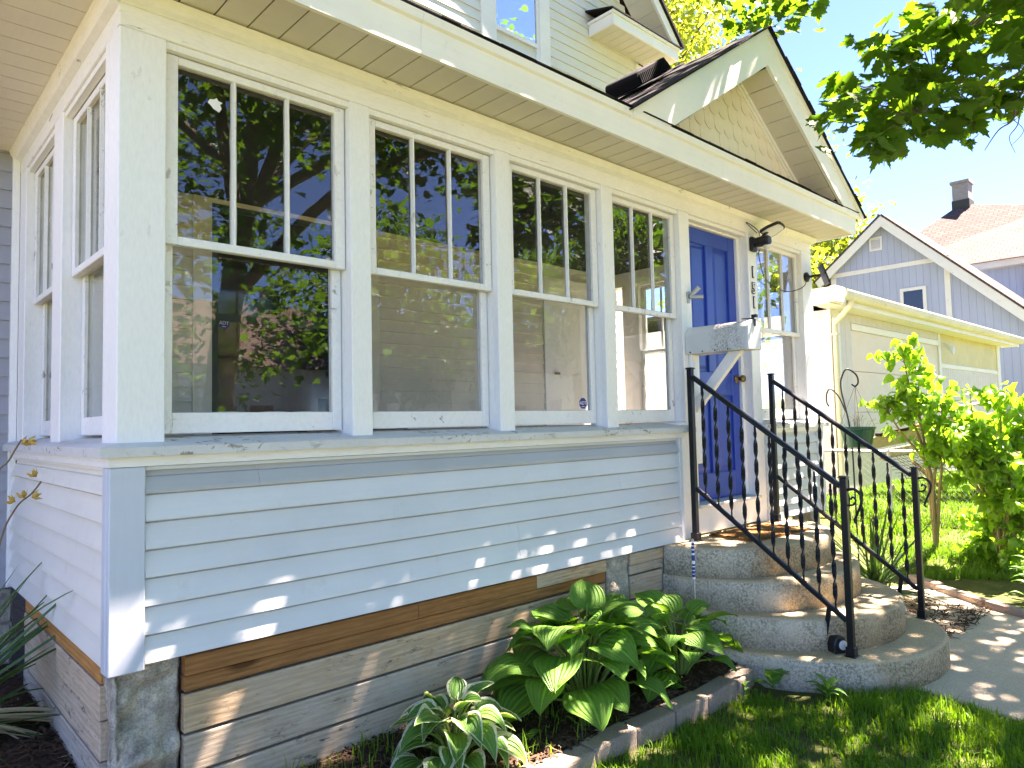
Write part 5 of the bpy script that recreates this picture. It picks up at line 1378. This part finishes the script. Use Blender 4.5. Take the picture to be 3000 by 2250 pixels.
MLM = me_from(MLV, MLF, 'leaf', 'maple')
def leaf_mtx(c, s, spread):
    p = Vector(c) + Vector((rr.gauss(0, spread), rr.gauss(0, spread), rr.gauss(0, spread * .6)))
    d = Vector((rr.uniform(-1, 1), rr.uniform(-1, 1), rr.uniform(-1.0, .15)))
    up = Vector((rr.uniform(-.6, .6), rr.uniform(-.6, .6), 1)).normalized()
    return frame(p, d, up, s=s * rr.uniform(.7, 1.15))
fr_m = [leaf_mtx(c, .135, .075) for c in FR for _ in range(9)] + [leaf_mtx(c, .15, .13) for c in FR2 for _ in range(14)]
twm = MB()
for c in FR:
    near = min(((Vector(q) - Vector(c)).length, q) for q in [(4.38, -1.87, 3.12), (4.16, -1.65, 2.86), (4.07, -1.55, 2.63), (4.42, -1.73, 2.59), (4.11, -1.44, 2.49), (4.59, -1.9, 2.73)])[1]
    twm.tube(drape([near, Vector(near).lerp(Vector(c), .5) + Vector((0, 0, .04)), c], 3), .0035, 4)
twm.build('twigs', 'bark', mp)
rr.shuffle(fr_m)
for mt_ in fr_m[:300]: inst('leaf', MLM, mt_, mp)
# rest of the crown: leaf sprays along the boughs over the walk, and the main crown above the trunk
def crown_pts(n, box, seed, ok):
    r2 = random.Random(seed); out = []
    while len(out) < n:
        p = (r2.uniform(*box[0]), r2.uniform(*box[1]), r2.uniform(*box[2]))
        if ok(*p): out.append(p)
    return out
under = lambda x, y, z: -.404 * x - .464 * y + .967 * z > 3.15      # plane above the view's top edge: these shading sprays stay unseen
SLX, SLY = SUN.x / SUN.z, SUN.y / SUN.z
def sunny(x, y, z):      # gap in the crown that lets the sun through to the hanging bough
    a, b = x - SLX * (z - 2.6), y - SLY * (z - 2.6)
    return 3.0 < a < 5.0 and -2.4 < b < -.9
over = crown_pts(285, ((2.0, 9.6), (-5.6, -.7), (4.0, 7.2)), 5, lambda x, y, z: under(x, y, z) and not (sunny(x, y, z) and rr.random() < .6))
over += crown_pts(60, ((6.0, 10.0), (-4.4, -1.0), (4.4, 7.4)), 15, lambda x, y, z: under(x, y, z) and not sunny(x, y, z))
cro = crown_pts(215, ((-1.5, 9), (-13, -5.2), (.7, 9.5)), 6, lambda x, y, z: ((x - 2.4) / 3.8) ** 2 + ((y + 8.8) / 4.2) ** 2 + ((z - 5.1) / 4.7) ** 2 < 1 and ((x - 2.4) / 3.8) ** 2 + ((y + 8.8) / 4.2) ** 2 + ((z - 5.1) / 4.7) ** 2 > .25)
mm = fr_m[300:] + [leaf_mtx(c, .16, .26) for c in over for _ in range(34)] + [leaf_mtx(c, .19, .42) for c in cro for _ in range(34)]
V, F_ = scatter_leaves(MLM, mm)
o = link('foliage', mesh_np('foliage', V, F_, 3, 'maple'), None, mp); o['kind'] = 'stuff'

# ------------------------------------------------------------------ houses and trees across the street (they show in the panes)
def far_house(x, y, w, d, h, rh, wall, roofm, label, facing=1):
    t = thing('street_house', label, 'house', (x, y, -.9), 'houses across the street')
    MB().box(x - w / 2, x + w / 2, y - d / 2, y + d / 2, -.9, h).build('wall', wall, t)
    m = MB().prism([(x - w / 2 - .4, y - d / 2 - .4, h), (x - w / 2 - .4, y + d / 2 + .4, h), (x - w / 2 - .4, y, h + rh)], [(x + w / 2 + .4, y - d / 2 - .4, h), (x + w / 2 + .4, y + d / 2 + .4, h), (x + w / 2 + .4, y, h + rh)])
    r_ = m.build('roof', roofm, t); ul = r_.data.uv_layers.new(name='UVMap')
    for lp in r_.data.loops: c = r_.data.vertices[lp.vertex_index].co; ul.data[lp.index].uv = (c.x, c.z * 1.6)
    yf = y + d / 2
    for k in range(3):
        xx = x - w / 2 + w * (k + .5) / 3
        if k == 1:
            dd = MB().box(xx - .5, xx + .5, yf, yf + .05, -.5, 1.6).build('door', 'brown', t)
            continue
        f = MB().box(xx - .55, xx + .55, yf, yf + .05, .5, 2.0).build('window', 'garage_trim', t)
        MB().box(xx - .45, xx + .45, yf + .03, yf + .06, .6, 1.9).build('pane', 'dark_glass', f)
    MB().box(x + w * .2, x + w * .2 + .6, y - .3, y + .3, h + rh * .5, h + rh + .8).build('chimney', 'brick_red', t)
far_house(12, -30, 9, 8, 3.2, 3.4, 'garage', 'darkroof', 'white house with brown roof across the street, mirrored in the panes')
far_house(26, -29, 9, 8, 3.4, 3.2, 'siding_upper', 'roofing', 'cream house with black roof across the street, mirrored in the panes')
far_house(40, -27, 10, 8, 3.2, 3.6, 'siding_lilac', 'darkroof', 'grey house with dark roof farther along the street, mirrored in the panes')
tree('street_tree', 'broad green tree across the street beside the white house', (19, -27, -.9), 11, (19, -27, 6.5, 3.6, 3.6, 4.2), 6000, .28, 'maple', 31, .3, 50, 'trees across the street')
tree('street_tree', 'tall green tree across the street beside the cream house', (33, -30, -.9), 13, (33, -30, 7.5, 4, 4, 5.0), 6000, .30, 'maple', 33, .3, 50, 'trees across the street')
tree('street_tree', 'green tree by the kerb farther down the street', (20.5, -12, -.9), 9, (20.5, -12, 5.5, 3.0, 3.0, 3.4), 6000, .24, 'maple', 35, .25, 45, 'trees across the street')

# ------------------------------------------------------------------ grass, mulch
def grass(name, label, xs, ys, n, h, keep, seed, wid=.0035):
    nr = np.random.default_rng(seed)
    P = np.stack([nr.uniform(*xs, n), nr.uniform(*ys, n)], 1)
    clump = np.array([mnoise.noise(Vector((x * 3.5, y * 3.5, seed))) for x, y in P])
    P = P[np.array([keep(x, y) for x, y in P]) & (nr.uniform(-.75, .3, n) < clump)]
    n = len(P); Z = np.array([gz(x, y) for x, y in P]) - .006
    base = np.column_stack([P, Z])
    az = nr.uniform(0, 2 * np.pi, n); lean = nr.uniform(.1, .9, n) ** 1.3
    tall = np.array([.75 + .5 * mnoise.noise(Vector((x * 1.6, y * 1.6, 3))) for x, y in P])
    H = h * nr.uniform(.5, 1.25, n) * tall
    d = np.column_stack([np.cos(az), np.sin(az), np.zeros(n)])
    sd = np.column_stack([-np.sin(az), np.cos(az), np.zeros(n)]) * (wid * nr.uniform(.6, 1.2, n))[:, None]
    up = np.array([0, 0, 1.0])
    m1 = base + d * (lean * H * .25)[:, None] + up * (H * .55)[:, None]
    m2 = base + d * (lean * H * .85)[:, None] + up * (H * (1 - .35 * lean))[:, None]
    V = np.stack([base - sd, base + sd, m1 - sd * .8, m1 + sd * .8, m2], 1).reshape(-1, 3)
    k = np.arange(n)[:, None] * 5
    F = np.concatenate([k + [[0, 1, 3]], k + [[0, 3, 2]], k + [[2, 3, 4]]], 1).ravel()
    return tag(link(name, mesh_np(name, V, F, 3, 'grass'), None), label, 'grass', kind='stuff')
def pinpath(x, y):
    c = False; o_ = outline
    for i in range(len(o_)):
        x1, y1 = o_[i]; x2, y2 = o_[i - 1]
        if (y1 > y) != (y2 > y) and x < (x2 - x1) * (y - y1) / (y2 - y1) + x1: c = not c
    return c
def instep(x, y): return abs((x - SX) / .96) ** 2.3 + abs(min(0, y + .02) / 1.40) ** 2.3 < 1
near_ok = lambda x, y: not pinpath(x + .06, y) and not instep(x, y) and y < -.68 - .03 * math.sin(x * 9) and not (x > 3.15 and x < 3.75 and y > -1.02)
grass('lawn_grass', 'shaded green lawn in front of the planting bed', (.9, 3.95), (-2.9, -.66), 52000, .085, near_ok, 1)
far_ok = lambda x, y: not pinpath(x, y) and (y < 1.1 or x < 8.9) and ((x - 6.74) * .78 - (y + .40) * -.62 > .05 or y > -.3) and not instep(x, y) and not (y < -.42 and (x - 6.47) + (-.72 - y) * -.83 * -1 < .0) and (x - (6.47 + (y + .72) * .84)) > .06
grass('yard_grass', 'sunlit bright green grass of the side yard', (5.95, 13.5), (-3.2, 1.1), 150000, .10, far_ok, 2, .0050)
grass('bed_grass', 'sparse grass blades growing in the planting bed', (.3, 2.1), (-.55, -.03), 900, .14, lambda x, y: True, 3, .0028)
grass('path_grass', 'grass fringe beyond the path at the right', (4.9, 6.4), (-5, -1.9), 20000, .09, lambda x, y: not pinpath(x - .05, y), 4)
def litter(name, label, n, xs, ys, seed, mat, ln, wd, keep=lambda x, y: True, zoff=.004, tilt=.35):
    nr = np.random.default_rng(seed)
    P = np.column_stack([nr.uniform(*xs, n), nr.uniform(*ys, n)]); P = P[[keep(x, y) for x, y in P]]; n = len(P)
    Z = np.array([gz(x, y) for x, y in P]) + nr.uniform(0, zoff * 2, n)
    a = nr.uniform(0, 2 * np.pi, n); e = nr.normal(0, tilt, n)
    l = (ln * nr.uniform(.3, 1.3, n))[:, None]; w_ = (wd * nr.uniform(.4, 1.4, n))[:, None]
    d = np.column_stack([np.cos(a) * np.cos(e), np.sin(a) * np.cos(e), np.sin(e)]) * l; s = np.column_stack([-np.sin(a), np.cos(a), nr.normal(0, .3, n)]) * w_
    c = np.column_stack([P, Z + .003]); u = np.array([0, 0, 1.0]) * w_ * .8
    V = np.stack([c - d - s, c + d - s * .6, c + d * .9 + s * .6, c - d + s, c - d * .7 + u, c + d * .7 + u], 1).reshape(-1, 3)
    k = np.arange(n)[:, None] * 6
    F = np.concatenate([k + [[0, 1, 5]], k + [[0, 5, 4]], k + [[3, 4, 5]], k + [[3, 5, 2]], k + [[0, 4, 3]], k + [[1, 2, 5]]], 1).ravel()
    return tag(link(name, mesh_np(name, V, F, 3, mat), None), label, 'mulch', kind='stuff')
inbed = lambda x, y: y > -.57 and (x > -.02)
litter('bark_mulch', 'dark bark mulch in the planting bed', 9000, (-.3, 3.4), (-.62, .06), 1, 'soil_bits', .022, .006, inbed)
litter('straw_litter', 'dry straw and twigs scattered over the planting bed', 700, (.2, 3.4), (-.62, .02), 2, 'soil_bits2', .045, .0022, inbed, .008)
litter('twig_litter', 'dark bark and twigs on the ground left of the porch', 6000, (-1.6, .0), (-.4, 2.2), 3, 'soil_bits', .03, .005)
litter('straw_scraps', 'pale twig scraps on the ground left of the porch', 260, (-1.4, .0), (-.3, 2.1), 4, 'soil_bits2', .05, .003)
litter('dead_leaf_litter', 'brown dead leaf litter under the yucca and on the path edge', 1500, (4.95, 6.0), (-1.25, -.1), 5, 'soil_bits', .05, .004, lambda x, y: not instep(x, y), .02)
